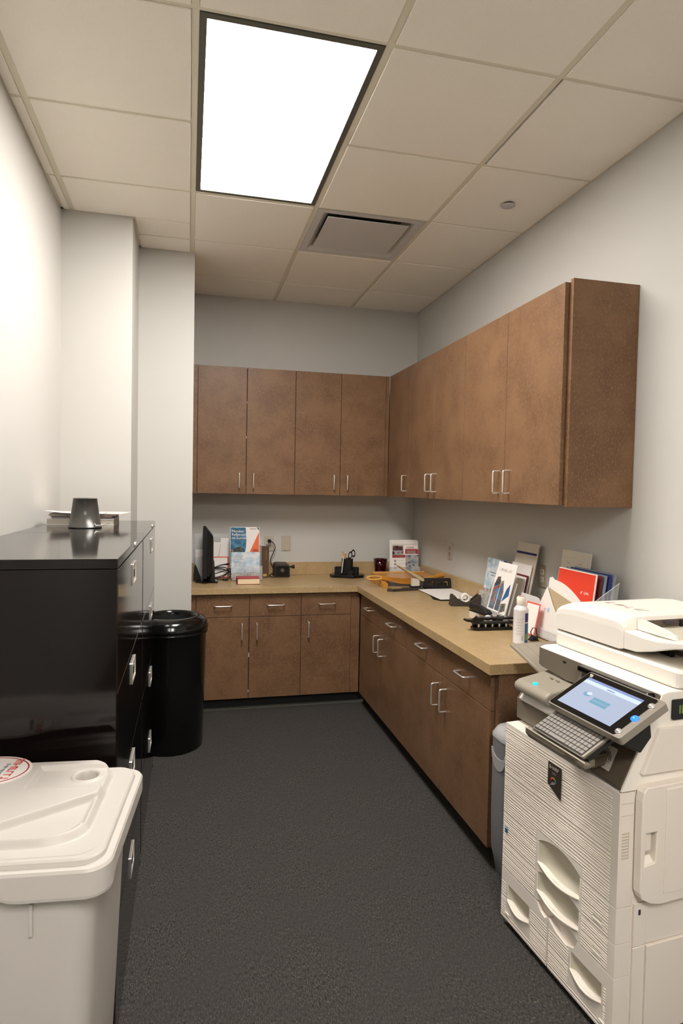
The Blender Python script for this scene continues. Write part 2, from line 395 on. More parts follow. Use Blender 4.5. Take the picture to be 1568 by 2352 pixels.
# rubber cove base on the toe kicks
kb = MB(); yk = FB+.075; xk = FR+.075
kb.box(.0215, xk, yk, yk+.006, 0, ZB-.001, 'cove').box(xk, xk+.006, 2.27, yk, 0, ZB-.001, 'cove')
kb.prism([(yk, .014), (yk, 0), (yk-.02, 0), (yk-.02, .003)], .0215, xk-.02, 'x', 'covesheen')
kb.prism([(xk, .014), (xk, 0), (xk-.02, 0), (xk-.02, .003)], 2.27, yk, 'y', 'cove')
kb.box(xk, XR-.01, 2.264, 2.27, 0, ZB-.001, 'cove')
struct(kb.build('baseboard_back'))
# L-shaped countertop
CT, CE = .8505, .0425; YF = YB-.63; XF = XR-.63; YE = 2.244
t = thing('countertop', 'tan mottled L-shaped laminate countertop on the brown base cabinets', 'countertop', (1.1, 4.5, ZT))
MB().prism([(.0215, YB-.002), (XR-.002, YB-.002), (XR-.002, YE), (XF, YE), (XF, YF), (.0215, YF)], CT-CE, CT, 'z', 'counter').build('worktop', t, bevel=.002)
MB().prism([(.0215, YB-.002), (XR-.002, YB-.002), (XR-.002, YE), (XR-.02, YE), (XR-.02, YB-.02), (.0215, YB-.02)], CT, CT+.097, 'z', 'counter').build('backsplash', t, bevel=.002)
# wall cabinets
UZ0, UZ1 = 1.473, 2.368; UB = YB-.328; UR = XR-.328
def upper(run, spans, label, hs, gaps=None):
    a0, a1 = spans[0][0], spans[-1][1]
    if run == 'b':
        t = thing('wall_cabinet', label, 'cabinet', ((a0+a1)/2, UB+.16, UZ0)); MB().box(a0, a1, UB+.021, YB-.001, UZ0+.002, UZ1-.002, 'lam').build('carcass', t)
    else:
        t = thing('wall_cabinet', label, 'cabinet', (UR+.16, (a0+a1)/2, UZ0)); MB().box(UR+.021, XR-.001, a0, a1, UZ0+.002, UZ1-.002, 'lam').build('carcass', t)
    for k, (b0, b1) in enumerate(spans):
        gr = .003 if (gaps and k == 0) else G
        d = panel(UB if run == 'b' else UR, b0, b1, UZ0, UZ1, 'door', t, run, G, gr)
        if hs[k] == 0: continue
        hp = b1-.05 if hs[k] > 0 else b0+.05
        if run == 'b': pull((hp, UB, 1.569), (0, 0, 1), (0, -1, 0), d, .106)
        else: pull((UR, hp, 1.571), (0, 0, 1), (-1, 0, 0), d, .106)
    return t
u1 = upper('b', [(.052, .393), (.393, .74)], 'brown two-door wall cabinet on back wall above the monitor', (1, -1), True)
MB().box(.0215, .0505, UB+.004, UB+.02, UZ0, UZ1, 'lam').build('filler_strip', u1)
MB().box(.37, .415, UB+.0192, UB+.0209, UZ0+.06, UZ1-.005, 'gapshade').box(.39, .3965, UB+.012, UB+.019, 1.87, 1.885, 'white').box(.39, .3965, UB+.012, UB+.019, 2.12, 2.13, 'white').build('gap_shade_and_bumpers', u1)  # same again: painted shade behind the gap, plus two white bumpers
u2 = upper('b', [(.741, 1.079), (1.079, 1.42)], 'brown two-door wall cabinet on back wall beside the inside corner', (1, -1))
MB().box(1.4205, UR-.001, UB+.006, UB+.02, UZ0, UZ1, 'lam').build('filler_strip', u2)
upper('r', [(4.091, 4.545)], 'brown single-door wall cabinet on right wall tucked into the corner', (-1,))
upper('r', [(3.216, 3.65), (3.65, 4.09)], 'brown two-door wall cabinet on right wall, middle of that row', (1, -1))
u5 = upper('r', [(2.282, 2.745), (2.745, 3.215)], 'brown two-door wall cabinet on right wall nearest the camera, end panel showing', (1, -1))
MB().box(UR+.0235, XR-.001, 2.262, 2.2815, UZ0-.004, UZ1+.01, 'lam').build('end_panel', u5, bevel=.001)

# wall plates
def plate(c, nrm, kind, label):
    t = thing('wall_outlet' if kind != 'blank' else 'blank_wall_plate', label, 'outlet' if kind != 'blank' else 'wall plate', c)
    n = Vector(nrm); right = Vector((0, 0, 1)).cross(n)
    X = frame(Vector(c)+n*.0005, right, (0, 0, 1))
    W, Hh = .036, .058
    MB().plate([rrect(-W, W, -Hh, Hh, .004)], 0, .006, 'steelpl', X).build('cover_plate', t, bevel=.0015)
    if kind == 'blank':
        for sg in (1, -1): mb = MB(); mb.X = X; mb.lathe([(.004, .006), (.003, .0075), (0, .0075)], 'chrome', c=(0, .048*sg, 0)); mb.build('screw', t)
    else:
        mb = MB(); 
        for s in (-1, 1):
            mb.plate([rrect(-.017, .017, s*.02-.014, s*.02+.014, .008)], .006, .0075, 'offwhite' if kind == 'white' else 'taupel', X)
            mb.plate([[(-.008, s*.02-.004), (-.006, s*.02-.004), (-.006, s*.02+.005), (-.008, s*.02+.005)]], .0075, .0078, 'blackm', X)
            mb.plate([[(.006, s*.02-.004), (.008, s*.02-.004), (.008, s*.02+.005), (.006, s*.02+.005)]], .0075, .0078, 'blackm', X)
        mb.build('receptacle', t)
    return t
plate((.602, YB, 1.093), (0, -1, 0), 'out', 'steel double outlet with black plug on back wall above the pencil sharpener')
plate((.735, YB, 1.094), (0, -1, 0), 'blank', 'blank stainless steel wall plate on back wall right of the plugged outlet')
plate((XR, 4.11, 1.105), (-1, 0, 0), 'out', 'steel outlet on right wall near the corner, nothing beside it')
plate((XR, 2.92, 1.097), (-1, 0, 0), 'white', 'steel outlet on right wall between the white leaflets and red folder')

# ------------------------------------------------------------------ filing cabinets on the left
def filing(y0, y1, hy, label):
    t = thing('filing_cabinet', label, 'filing cabinet', (-.41, (y0+y1)/2, 0)); xf = -.175; xb = -.648
    MB().prism([(xb, y0), (xb, y1), (xf-.001, y1), (xf-.001, y1-.012), (xf-.016, y1-.012), (xf-.016, y0+.012), (xf-.001, y0+.012), (xf-.001, y0)], 0, 1.309, 'z', 'blackmetal').box(xb, xf, y0, y1, 1.3105, 1.335, 'blackmetal') \
        .build('carcass', t, bevel=.0015)
    zz = [1.306, .985, .664, .343, .03]
    for k in range(4):
        d = MB().box(xf-.014, xf, y0+.014, y1-.014, zz[k+1]+.003, zz[k], 'blackmetal').build('drawer', t, bevel=.002)
        zc = zz[k]-.07
        X = frame((xf+.0005, hy, zc), (0, 1, 0), (0, 0, 1))
        mb = MB(); mb.plate([rrect(-.06, .06, -.035, .035, .004), rrect(-.05, .05, -.027, .027, .003)], 0, .004, 'chrome', X)
        mb.plate([rrect(-.05, .05, -.027, .027, .003)], 0, .001, 'offwhite', X)
        mb.plate([rrect(-.012, .012, -.012, .012, .003)], .001, .003, 'black', X)
        mb.build('label_holder', d, label='chrome label holder and latch')
    mb = MB(); mb.X = frame((xf, hy+.05, 1.324), (0, 1, 0), (0, 0, 1)); mb.lathe([(.009, 0), (.009, .004), (0, .004)], 'chrome', seg=16); mb.build('lock', t)
filing(1.70, 2.61, 2.18, 'glossy black filing cabinet nearest the camera, its dark end side showing')
filing(2.613, 3.522, 3.19, 'glossy black filing cabinet farther back, with magazines and metal bucket on top')
ZF = 1.335
# upturned little bucket
c = (-.437, 2.93, ZF)
t = thing('metal_bucket', 'small dark grey metal bucket upside down on the filing cabinet', 'bucket', c)
MB().lathe([(.066, 0), (.069, .002), (.069, .005), (.065, .006), (.049, .124), (.051, .126), (.047, .128), (.046, .124), (0, .123)], 'gun', c=c).build('pail', t)
MB().tube([(c[0]+.045, c[1]-.045, ZF+.02), (c[0]+.05, c[1]-.05, ZF+.012), (c[0]+.075, c[1]-.035, ZF+.013), (c[0]+.1, c[1]-.0, ZF+.018), (c[0]+.09, c[1]+.03, ZF+.018)], .0018, 'chrome', seg=8).build('wire_handle', t)
# stack of magazines
mags = [('white', .03, (-.62, -.335), 0, 'thick white telephone-directory style magazine at the bottom of the stack'),
        ('navy', .006, (-.60, -.335), 1.5, 'blue magazine second from the bottom of the stack on the filing cabinet'),
        ('maroon', .005, (-.60, -.34), -2, 'dark red thin magazine in the stack on the filing cabinet, below the white ones'),
        ('white', .008, (-.615, -.33), 2, 'white magazine lying on the dark red one in the stack'),
        ('offwhite', .003, (-.60, -.285), -5, 'cream leaflet on top of the stack, its corner sticking out to the right')]
z = ZF+.0005
for k, (m, h, (xa, xb), rz, lab) in enumerate(mags):
    cx, cy = (xa+xb)/2, 3.19
    t = thing('magazine', lab, 'magazine', (cx, cy, z), R(rz), 'magazines on the filing cabinet')
    w_ = (xb-xa)/2
    mb = MB(); mb.box(-w_, w_, -.12, .12, 0, h*.15, m); mb.box(-w_, w_, -.12, .12, h*.85, h, m); mb.box(-w_, -w_+.002, -.12, .12, h*.15, h*.85, m)
    mb.build('cover', t, local=True)
    MB().box(-w_+.002, w_-.001, -.118, .118, h*.15, h*.85, 'offwhite' if m != 'offwhite' else 'white').build('pages', t, local=True)
    z += h+.0006
t = thing('open_letter', 'white letter with raised left edge lying on the magazine stack', 'letter', (-.5, 3.12, z))
MB().loft([[(-.62+.035*k, 3.02, z+.012*max(0, 1-k/4)**2+.0006*(k % 2)) for k in range(8)], [(-.62+.035*k, 3.2, z+.006*max(0, 1-k/4)**2) for k in range(8)],
    [(-.62+.035*k, 3.2, z+.001+.006*max(0, 1-k/4)**2) for k in range(8)], [(-.62+.035*k, 3.02, z+.001+.012*max(0, 1-k/4)**2+.0006*(k % 2)) for k in range(8)]], 'white', caps=False, closed=False).build('sheet', t)

# ------------------------------------------------------------------ round black trash can in the niche
c = (-.092, 3.815, 0)
t = thing('trash_can', 'tall round glossy black trash can with open domed lid between filing cabinet and wall', 'trash can', c)
MB().lathe([(.178, 0), (.184, .012), (.194, .40), (.200, .675), (.203, .68)], 'blackgloss', c=c, seg=64).build('can_body', t)
MB().lathe([(.203, .670), (.209, .674), (.209, .684), (.204, .69), (.209, .696), (.211, .706), (.206, .716), (.203, .735), (.190, .754), (.165, .766), (.145, .770), (.137, .764), (.132, .745)], 'blackgloss', c=c, seg=64, caps=False).build('lid', t)
liner = []
for k in range(48):
    a = 2*math.pi*k/48; j = random.uniform(-.006, .006)
    liner.append([(c[0]+(.131+j)*math.cos(a), c[1]+(.131+j)*math.sin(a), .752+random.uniform(-.006, .01)), (c[0]+.118*math.cos(a), c[1]+.118*math.sin(a), .62)])
MB().loft([[l[0] for l in liner], [l[1] for l in liner]], 'blackm', caps=False).build('bin_liner', t)
MB().lathe([(.12, .6), (0, .6)], 'blackm', c=c).build('dark_inside', t)

# ------------------------------------------------------------------ pale recycling bin in the foreground
BX0, BX1, BY0, BY1, BZ = -.605, -.100, 1.185, 1.605, .842
t = thing('recycling_bin', 'large off-white plastic recycling bin with moulded lid in the foreground', 'bin', ((BX0+BX1)/2, (BY0+BY1)/2, 0)); rbin = t
rings = []
for z, ins in ((.0, .070), (.02, .065), (.74, .035), (.808, .034)):
    rings.append([(x, y, z) for x, y in rrect(BX0+ins, BX1-ins, BY0+ins*.8, BY1-ins*.8, .05, 6)])
MB().loft(rings, 'binwhite').box(-.243, -.237, BY0+.022, BY0+.038, .70, .76, 'binwhite').build('bin_body', t)
# lid skirt: lower lip dips in the front right corner
def lipz(x, y):
    s = min(1, max(0, (x+.34)/.08)); s = s*s*(3-2*s); f = 1 if y < BY0+.06 else 0
    return BZ-.040-.026*s*f-(.012 if not f else 0)
o1 = rrect(BX0, BX1, BY0, BY1, .045, 14); o1 = [p for i, p in enumerate(o1)]
def dense(pts, n=12):
    out = []
    for i, p in enumerate(pts):
        q = pts[(i+1) % len(pts)]; L = math.dist(p, q); k = max(1, int(L/.02))
        out += [(p[0]+(q[0]-p[0])*j/k, p[1]+(q[1]-p[1])*j/k) for j in range(k)]
    return out
def inset(pts, d):
    cx, cy = (BX0+BX1)/2, (BY0+BY1)/2; sx = ((BX1-BX0)/2-d)/((BX1-BX0)/2); sy = ((BY1-BY0)/2-d)/((BY1-BY0)/2)
    return [(cx+(x-cx)*sx, cy+(y-cy)*sy) for x, y in pts]
P = dense(o1)
mb = MB()
mb.loft([[(x, y, lipz(x, y)+.004) for x, y in inset(P, .004)], [(x, y, lipz(x, y)) for x, y in inset(P, .001)], [(x, y, lipz(x, y)+.006) for x, y in P],
    [(x, y, BZ-.017) for x, y in P], [(x, y, BZ-.012) for x, y in inset(P, .003)], [(x, y, BZ-.011) for x, y in inset(P, .015)], [(x, y, BZ-.003) for x, y in inset(P, .0165)],
    [(x, y, BZ) for x, y in inset(P, .020)], [(x, y, BZ) for x, y in inset(P, .040)]], 'binwhite', caps=False, smooth=False)
# lid top height field
def sm(t): t = max(0, min(1, t)); return t*t*(3-2*t)
nx, ny = 240, 190; ax0, ax1, ay0, ay1 = BX0+.030, BX1-.030, BY0+.030, BY1-.030
HX, HY = -.215, 1.512
def hz(x, y):
    # main plateau with big rounded far right corner and curved front edge
    rx, ry = .09, .07; X1, Y1, Y0 = -.158, 1.598, 1.245
    dx = x-(X1-rx); dyT = y-(Y1-ry); dyB = (Y0+.06)-y
    if dx > 0 and dyT > 0: d = 1-math.hypot(dx/rx, dyT/ry); d *= .07
    elif dx > 0 and dyB > 0: d = (1-math.hypot(dx/rx, dyB/.06))*.06
    else: d = min(X1-x, Y1-y, y-Y0)
    h = .024*sm(d/.014)
    # flat shelf with the hole
    s = min(sm((x+.330)/.012), sm((y-1.44)/.02), sm((1.558-y)/.010))
    h -= .010*s*sm(d/.01)
    # scooped mouth at the front
    L = (y-(1.405+(x+.184)*.70))      # negative in front of the edge line
    if L < 0: h -= (.016*sm(-L/.009)+.02*max(0, -L-.01))*sm(d/.025)
    r = math.hypot((x-HX), (y-HY)*1.0)
    h += .004*math.exp(-((r-.030)/.004)**2)
    return BZ+max(0, h)
gv, gf = [], []
for j in range(ny+1):
    for i in range(nx+1):
        x = ax0+(ax1-ax0)*i/nx; y = ay0+(ay1-ay0)*j/ny; r = math.hypot(x-HX, y-HY)
        rc = .042
        qx = min(max(x, ax0+rc), ax1-rc); qy = min(max(y, ay0+rc), ay1-rc); dd = math.hypot(x-qx, y-qy)
        px_, py_ = (qx+(x-qx)*rc/dd, qy+(y-qy)*rc/dd) if dd > rc else (x, y)
        gv.append((px_, py_, hz(px_, py_)+.0003-(.05*sm((.024-r)/.003))))
for j in range(ny):
    for i in range(nx): n = j*(nx+1)+i; gf.append((n, n+1, n+nx+2, n+nx+1))
mb.add(gv, gf, 'binwhite', True)
mb.build('lid', t)
SX, SY = -.437, 1.535
mb = MB(); X = frame((SX, SY, BZ+.026), (1, 0, 0), (0, 1, 0))
el = lambda a, b, n=48: [(a*math.cos(2*math.pi*k/n), b*math.sin(2*math.pi*k/n)) for k in range(n)]
mb.plate([el(.094, .078)], -.002, .0005, 'white', X); mb.plate([el(.088, .072), el(.085, .069)], .0005, .0009, 'crimson', X)
scribble(mb, frame((-.378, SY-.045, BZ+.0268), (.04, 1, 0), (-1, .04, 0)), .105, .017, 'pinkred', 3)
scribble(mb, frame((-.405, SY-.05, BZ+.0268), (.10, 1, 0), (-1, .10, 0)), .085, .009, 'bluegrey', 4)
mb.build('oval_sticker', t, label='white oval sticker with red lettering')

piv = Vector((BX1, 1.58, 0)); RB = Matrix.Rotation(R(-5.0), 4, 'Z')
rbin.location = RB @ (rbin.location-piv)+piv; rbin.rotation_euler = (0, 0, R(-5.0))

# ------------------------------------------------------------------ grey bin behind the copier
t = thing('waste_bin', 'narrow grey plastic bin with light domed lid between base cabinet and copier', 'bin', (1.3, 2.13, 0))
def gring(x0, x1, y0, y1, z, r=.05): return [(x, y, z) for x, y in rrect(x0, x1, y0, y1, r, 6)]
GYa, GYb = 2.085, 2.238
MB().loft([gring(1.20, 1.56, GYa, GYb-.01, .012, .04), gring(1.17, 1.56, GYa, GYb-.005, .06), gring(1.150, 1.56, GYa, GYb, .16), gring(1.146, 1.56, GYa, GYb, .3), gring(1.146, 1.56, GYa, GYb, .585)], 'bingrey').build('bin_body', t)
MB().loft([gring(1.144, 1.56, GYa-.001, GYb+.001, .587), gring(1.144, 1.56, GYa-.001, GYb+.001, .598), gring(1.16, 1.55, GYa+.008, GYb-.008, .622), gring(1.20, 1.52, GYa+.03, GYb-.03, .636)], 'binlid').build('lid', t)
mb = MB(); cres = []
for k in range(13):
    a = math.pi*k/12; cres.append((GYa+.066-.056*math.cos(a), .545-.075*math.sin(a)))
for k in range(12, -1, -1):
    a = math.pi*k/12; cres.append((GYa+.066-.048*math.cos(a), .545-.028*math.sin(a)))
mb.prism(cres, 1.1435, 1.148, 'x', 'binlid'); mb.build('handle_scoop', t, bevel=.001)

# ------------------------------------------------------------------ copier
CO = (1.09, 2.0, 0); CRZ = math.atan2(-.9965, .0836)
cop = thing('photocopier', 'large off-white office photocopier with tilted touchscreen and keyboard at lower right', 'photocopier', CO, CRZ)
def part(mb, name, parent=cop, bevel=0, label=None, seg=2): return mb.build(name, parent, bevel=bevel, seg=seg, local=True, label=label)
U = .55
part(MB().box(.004, U-.003, .052, .655, .05, .722, 'cop').box(0.01, U-.01, .06, .64, .7225, .73, 'taupe'), 'body', bevel=.004)
part(MB().box(.02, U-.02, .05, .64, .012, .0495, 'blackm'), 'plinth')
mb = MB()
for cx, cy in ((.05, .1), (U-.06, .1), (.05, .58), (U-.06, .58)):
    q = MB(); q.X = Matrix.Translation((cx, cy, .024)) @ Matrix.Rotation(R(90), 4, 'X') @ Matrix.Translation((0, 0, -.012)); q.lathe([(.024, 0), (.024, .024)], 'blackm', seg=20); part(q, 'caster')
# ribbed front slabs: outline with holes, laid on a vertical plane facing -w ; local2d = (u, z)
XFp = Matrix(((1, 0, 0, 0), (0, 0, -1, .0505), (0, 1, 0, 0), (0, 0, 0, 1)))  # 2d x->u, 2d y->z, +z2d -> -w ; plate 0..0.05
def arcpts(u0, u1, z, sag, n=14): return [(u0+(u1-u0)*k/n, z-sag*math.sin(math.pi*k/n)) for k in range(n+1)]
def ribs(mb, u0, u1, z0, z1, holes=(), step=.0085):
    rnd = random.Random(int(z0*1000)); z = z0+.008
    while z < z1-.006:
        hgt = rnd.choice((.0012, .0018, .0024)); segs = [(u0, u1)]
        for (a, b, zb, zt) in holes:
            if zb-.004 < z < zt+.004:
                ns = []
                for p, q in segs:
                    if b < p or a > q: ns.append((p, q))
                    else:
                        if a-.004 > p: ns.append((p, a-.004))
                        if b+.004 < q: ns.append((b+.004, q))
                segs = ns
        for p, q in segs: mb.prism([(.0002, z-hgt), (-.0011, z), (.0002, z+hgt)], p, q, 'x', 'cop')
        z += rnd.uniform(.55, 1.35)*step
def front(name, u0, u1, z0, z1, holes, ribholes, lab=None, round_r=True):
    mb = MB(); e = .0012
    outer = [(u0+e, z0+e), (u1-e, z0+e), (u1-e, z1-e), (u0+e, z1-e)]
    mb.plate([outer]+holes, .0005, .0500, 'cop', XFp)
    ribs(mb, u0+.004, u1-.028 if round_r else u1-.004, z0, z1, ribholes)
    return part(mb, name, bevel=.0018, label=lab)
def scoop(parent, u0, u1, zt, zb, depth=.036):
    # concave pocket behind an opening and a bowed grip lip
    n = 14; rings = []
    for j in range(7):
        s = j/6; z = zt+(zb-zt)*s; row = []
        for k in range(n+1):
            r = k/n; d = depth*math.sin(math.pi*r)**.5*math.sin(math.pi*(.15+.8*s)) if 0 < r < 1 else 0
            row.append((u0+(u1-u0)*r, .003+d, z))
        rings.append(row)
    mb = MB(); mb.loft(rings, 'copin', caps=False, closed=False); part(mb, 'pocket', parent)
    lip = MB(); rr = []
    for k in range(n+1):
        r = k/n; u = u0+(u1-u0)*r; sg = math.sin(math.pi*r); zz = zb+.018-.016*sg
        rr.append([(u, .002, zz-.008), (u, -.002-.006*sg, zz-.002), (u, -.002-.006*sg, zz+.001), (u, .006, zz+.0015)])
    lip.loft(rr, 'cop', smooth=False); part(lip, 'grip', parent)
def lens_hole(u0, u1, z0, z1, n=12):
    return [(u0, z1-.004)]+[(u0+(u1-u0)*k/n, z0+(z1-z0)*.45*(1-math.sin(math.pi*k/n))) for k in range(n+1)]+[(u1, z1-.004)]
def top_arc(u0, u1, z, h, n=12): return [(u1-(u1-u0)*k/n, z+h*math.sin(math.pi*k/n)) for k in range(n+1)]
Z = [.718, .400, .298, .205, .028]
# front cover with arched notch at its lower edge
mb = MB(); e = .0012
oc = [(0+e, Z[1]+e), (.200, Z[1]+e)]+[(.200+.205*k/14, Z[1]+e+.030*math.sin(math.pi*k/14)**.8) for k in range(1, 14)]+[(.405, Z[1]+e), (U-e, Z[1]+e), (U-e, Z[0]), (e, Z[0])]
mb.plate([oc], .0005, .0500, 'cop', XFp); ribs(mb, .004, U-.028, Z[1], Z[0]-.006, [(.195, .41, Z[1]-.01, Z[1]+.036)])
cover = part(mb, 'front_cover', bevel=.002)
mb = MB()
for k in range(9): mb.box(U-.0012, U+.0006, .012, .034, .536+k*.0085, .540+k*.0085, 'copin')
mb.box(U-.0012, U-.0008, .033, .035, .536, .61, 'copin'); part(mb, 'vent_louvre', cover)
part(MB().box(U-.001, U-.0002, .006, .046, .655, .6565, 'copin'), 'side_groove', cover); part(MB().box(U-.001, U-.0002, .006, .046, .688, .6895, 'copin'), 'side_groove', cover)
# emblem plaque on cover
mb = MB(); X = Matrix(((1, 0, 0, .245), (0, 0, -1, -.0014), (0, 1, 0, .612), (0, 0, 0, 1)))
mb.plate([[(0, 0), (.063, -.028), (.063, .070), (0, .070)]], 0, .002, 'brownblack', X)
mb.text('SHARP', .0165, X @ Matrix.Translation((.0055, .052, .002)), 'palegrey', .95); scribble(mb, X @ Matrix.Translation((.018, .038, .002)), .026, .007, 'greytext', 5)
for k, m_ in enumerate(('crimson', 'orange', 'gold', 'green', 'blue')):
    a0, a1 = 200-k*45, 200-(k+1)*45
    mb.plate([[(.028+rr*math.cos(R(a)), .018+rr*.75*math.sin(R(a))) for rr, aa in ((.015, (a0, a1)), (.009, (a1, a0))) for a in aa]], .002, .0026, m_, X)
mb.plate([[(.010, -.002), (.022, .012), (.044, .018), (.030, .006)]], .002, .0024, 'greytext', X)
part(mb, 'emblem', cover, label='dark plaque with rainbow mark')
for k in (1, 2):
    z1, z0 = Z[k], Z[k+1]
    hole = [(.205, z1-.006), (.400, z1-.006)]+[(.400-.195*j/12, z0+.034-.012*math.sin(math.pi*j/12)) for j in range(13)]
    zt_ = z1-.0012
    out = [(0+e, z0+e), (.200, z0+e)]+([(.200+.205*j/14, z0+e+.022*math.sin(math.pi*j/14)**.8) for j in range(1, 14)])+[(.405, z0+e), (U-e, z0+e), (U-e, zt_), (.402, zt_)] 
    out += [(.402-.199*j/12, z0+.038-.014*math.sin(math.pi*j/12)) for j in range(13)]+[(.203, zt_), (e, zt_)]
    mb = MB(); mb.plate([out], .0005, .0500, 'cop', XFp); ribs(mb, .004, U-.028, z0, z1, [(.195, .41, z0-.01, z1+.01)])
    dr = part(mb, 'paper_drawer', bevel=.0018)
    scoop(dr, .203, .402, z1+.02, z0+.018)
    q = MB().box(.462, .498, -.0025, .003, z0+.022, z0+.027, 'copw').box(.462, .498, -.0005, .001, z0+.027, z0+.040, 'copin'); part(q, 'paper_gauge', dr)
    if k == 1:
        q = MB().box(.018, .034, -.0022, -.0012, z0+.036, z0+.062, 'sky').box(.019, .033, -.0026, -.0022, z0+.038, z0+.052, 'blue'); part(q, 'energy_sticker', dr, label='small blue sticker')
# two lower drawers side by side
for (a, b, ha, hb) in ((0, .262, .040, .165), (.264, U, .372, .505)):
    z1, z0 = Z[3], Z[4]; zc = .088
    hole = [(ha, .158), (hb, .158), (hb, .110)]+[(hb-(hb-ha)*j/12, zc+.018-.014*math.sin(math.pi*j/12)) for j in range(13)]
    mb = MB(); out = [(a+e, z0), (b-e, z0), (b-e, z1-e), (a+e, z1-e)]
    # centre thumb notch in the upper inner corner
    if a == 0: out = [(a+e, z0), (b-e, z0), (b-e, z1-.018), (.245, z1-.03), (.222, z1-.022), (.205, z1-e), (a+e, z1-e)]
    else: out = [(a+e, z0), (b-e, z0), (b-e, z1-e), (.40, z1-e), (.385, z1-.03), (.35, z1-.045), (.30, z1-.036), (a+e, z1-.018)]
    mb.plate([out, hole], .0005, .0500, 'cop', XFp)
    ribs(mb, a+.004, b-(.028 if a else .004), z0, z1-.045, [(ha-.004, hb+.004, .055, .165)])
    dr = part(mb, 'paper_drawer', bevel=.0018); scoop(dr, ha, hb, .160, zc-.002)
    q = MB(); 
    for s0 in ((a+.03,) if a == 0 else (.50,)): q.box(s0, s0+.022, -.0025, .003, .052, .057, 'copw')
    part(q, 'paper_gauge', dr)
mb = MB(); mb.loft([[(.185+.235*k/12, .008+.018*math.sin(math.pi*k/12)*math.sin(math.pi*min(1, .15+s_)), Z[3]+.012-.075*s_) for k in range(13)] for s_ in (0, .2, .4, .6, .8, 1)], 'cop', caps=False, closed=False)
part(mb, 'thumb_notch')
# near side panels
XS = Matrix(((0, 0, 1, U-.0025), (1, 0, 0, 0), (0, 1, 0, 0), (0, 0, 0, 1)))  # 2d x->w, 2d y->z, out -> +u
mb = MB(); mb.plate([[(.058, .405), (.099, .405), (.099, .286), (.058, .283)]], 0, .006, 'cop', XS); mb.plate([[(.101, .405), (.62, .43), (.62, .292), (.101, .287)]], 0, .005, 'cop', XS)
mb.plate([[(.058, .281), (.099, .284), (.099, .03), (.058, .03)]], 0, .006, 'cop', XS); mb.plate([[(.101, .283), (.62, .290), (.62, .03), (.101, .03)]], 0, .012, 'cop', XS)
part(mb, 'side_panel', bevel=.0015)
q = MB(); q.X = XS; q.plate([rrect(.072, .080, .372, .388, .003)], .006, .0065, 'seam'); part(q, 'lock_hole')
door = [(.052, .450), (.060, .432), (.085, .418), (.125, .408), (.62, .418), (.62, .752), (.064, .738), (.054, .725), (.050, .70)]
hh = [(.064, .523), (.100, .528), (.104, .612), (.068, .612)]
mb = MB(); mb.plate([door, hh], 0.002, .030, 'cop', XS); sd = part(mb, 'side_door', bevel=.004, seg=3)
mb = MB(); mb.plate([[(.130, .438), (.61, .446), (.61, .735), (.130, .728)]], .030, .0325, 'cop', XS); part(mb, 'door_panel', sd, bevel=.001)
mb = MB(); mb.plate([[(.058, .518), (.108, .520), (.108, .618), (.060, .618)]], .002, .004, 'copin', XS); mb.plate([rrect(.068, .092, .560, .612, .008)], .004, .020, 'cop', XS)
mb.X = Matrix.Identity(4); mb.add([(U+.0275, .062, .520), (U+.0275, .106, .524), (U+.004, .104, .540), (U+.004, .064, .536)], [(0, 1, 2, 3)], 'copw'); part(mb, 'door_latch', sd, bevel=.001)
sl = [(.061, .768), (.118, .888), (.62, .880), (.62, .768)]
mb = MB(); mb.plate([sl], .002, .016, 'cop', XS); part(mb, 'upper_side_door', bevel=.003)
# dark slanted control recess and cheeks
mb = MB(); mb.prism([(.004, .7325), (.128, .972), (.14, .972), (.14, .7325)], .235, U-.006, 'x', 'taupeD'); part(mb, 'recess_panel')
mb = MB(); mb.prism([(.003, .7225), (.134, .978), (.62, .978), (.62, .7225)], U-.0055, U-.0005, 'x', 'copw'); mb.box(.004, U-.006, .45, .62, .731, .93, 'cop'); part(mb, 'frame_cheek')
mb = MB(); mb.plate([rrect(.163, .215, .906, .962, .005)], .003, .008, 'black', XS); [mb.plate([rrect(.186+k*.009, .191+k*.009, .922, .946, .002)], .008, .0085, 'green', XS) for k in (0, 1)]; part(mb, 'side_badge', label='black plate with small green mark')
# sticker on the slanted panel
sl_d = Vector((0, .124, .2395)).normalized()
X = frame((.395, .0135, .7525), (1, 0, 0), sl_d) @ Matrix.Translation((0, 0, .0008))
mb = MB(); mb.plate([rrect(0, .095, 0, .066, .005)], 0, .0005, 'palegrey', X); mb.text('ACCESS', .0185, X @ Matrix.Translation((.008, .034, .0006)), 'brownblack', 1.0)
for r0_, in ((.030,), (.036,)):
    mb.plate([[(.050+rr*math.cos(R(a)), .028+rr*.8*math.sin(R(a))) for rr, aa in ((r0_, range(80, -5, -12)), (r0_-.0022, range(-4, 86, 12))) for a in aa]], .0005, .0008, 'brownblack', X)
for k in range(3): mb.plate([[(.008, .020-k*.006), (.085-k*.01, .020-k*.006), (.085-k*.01, .0225-k*.006), (.008, .0225-k*.006)]], .0005, .0008, 'greytext', X)
mb.plate([[(.0, .0), (.095, 0), (.095, .0035), (0, .0035)]], .0005, .0007, 'offwhite', X)
part(mb, 'dealer_sticker', label='silver sticker with black lettering')
mb = MB(); mb.X = X; mb.box(-.026, -.006, .020, .060, 0, .004, 'black'); part(mb, 'usb_cover')
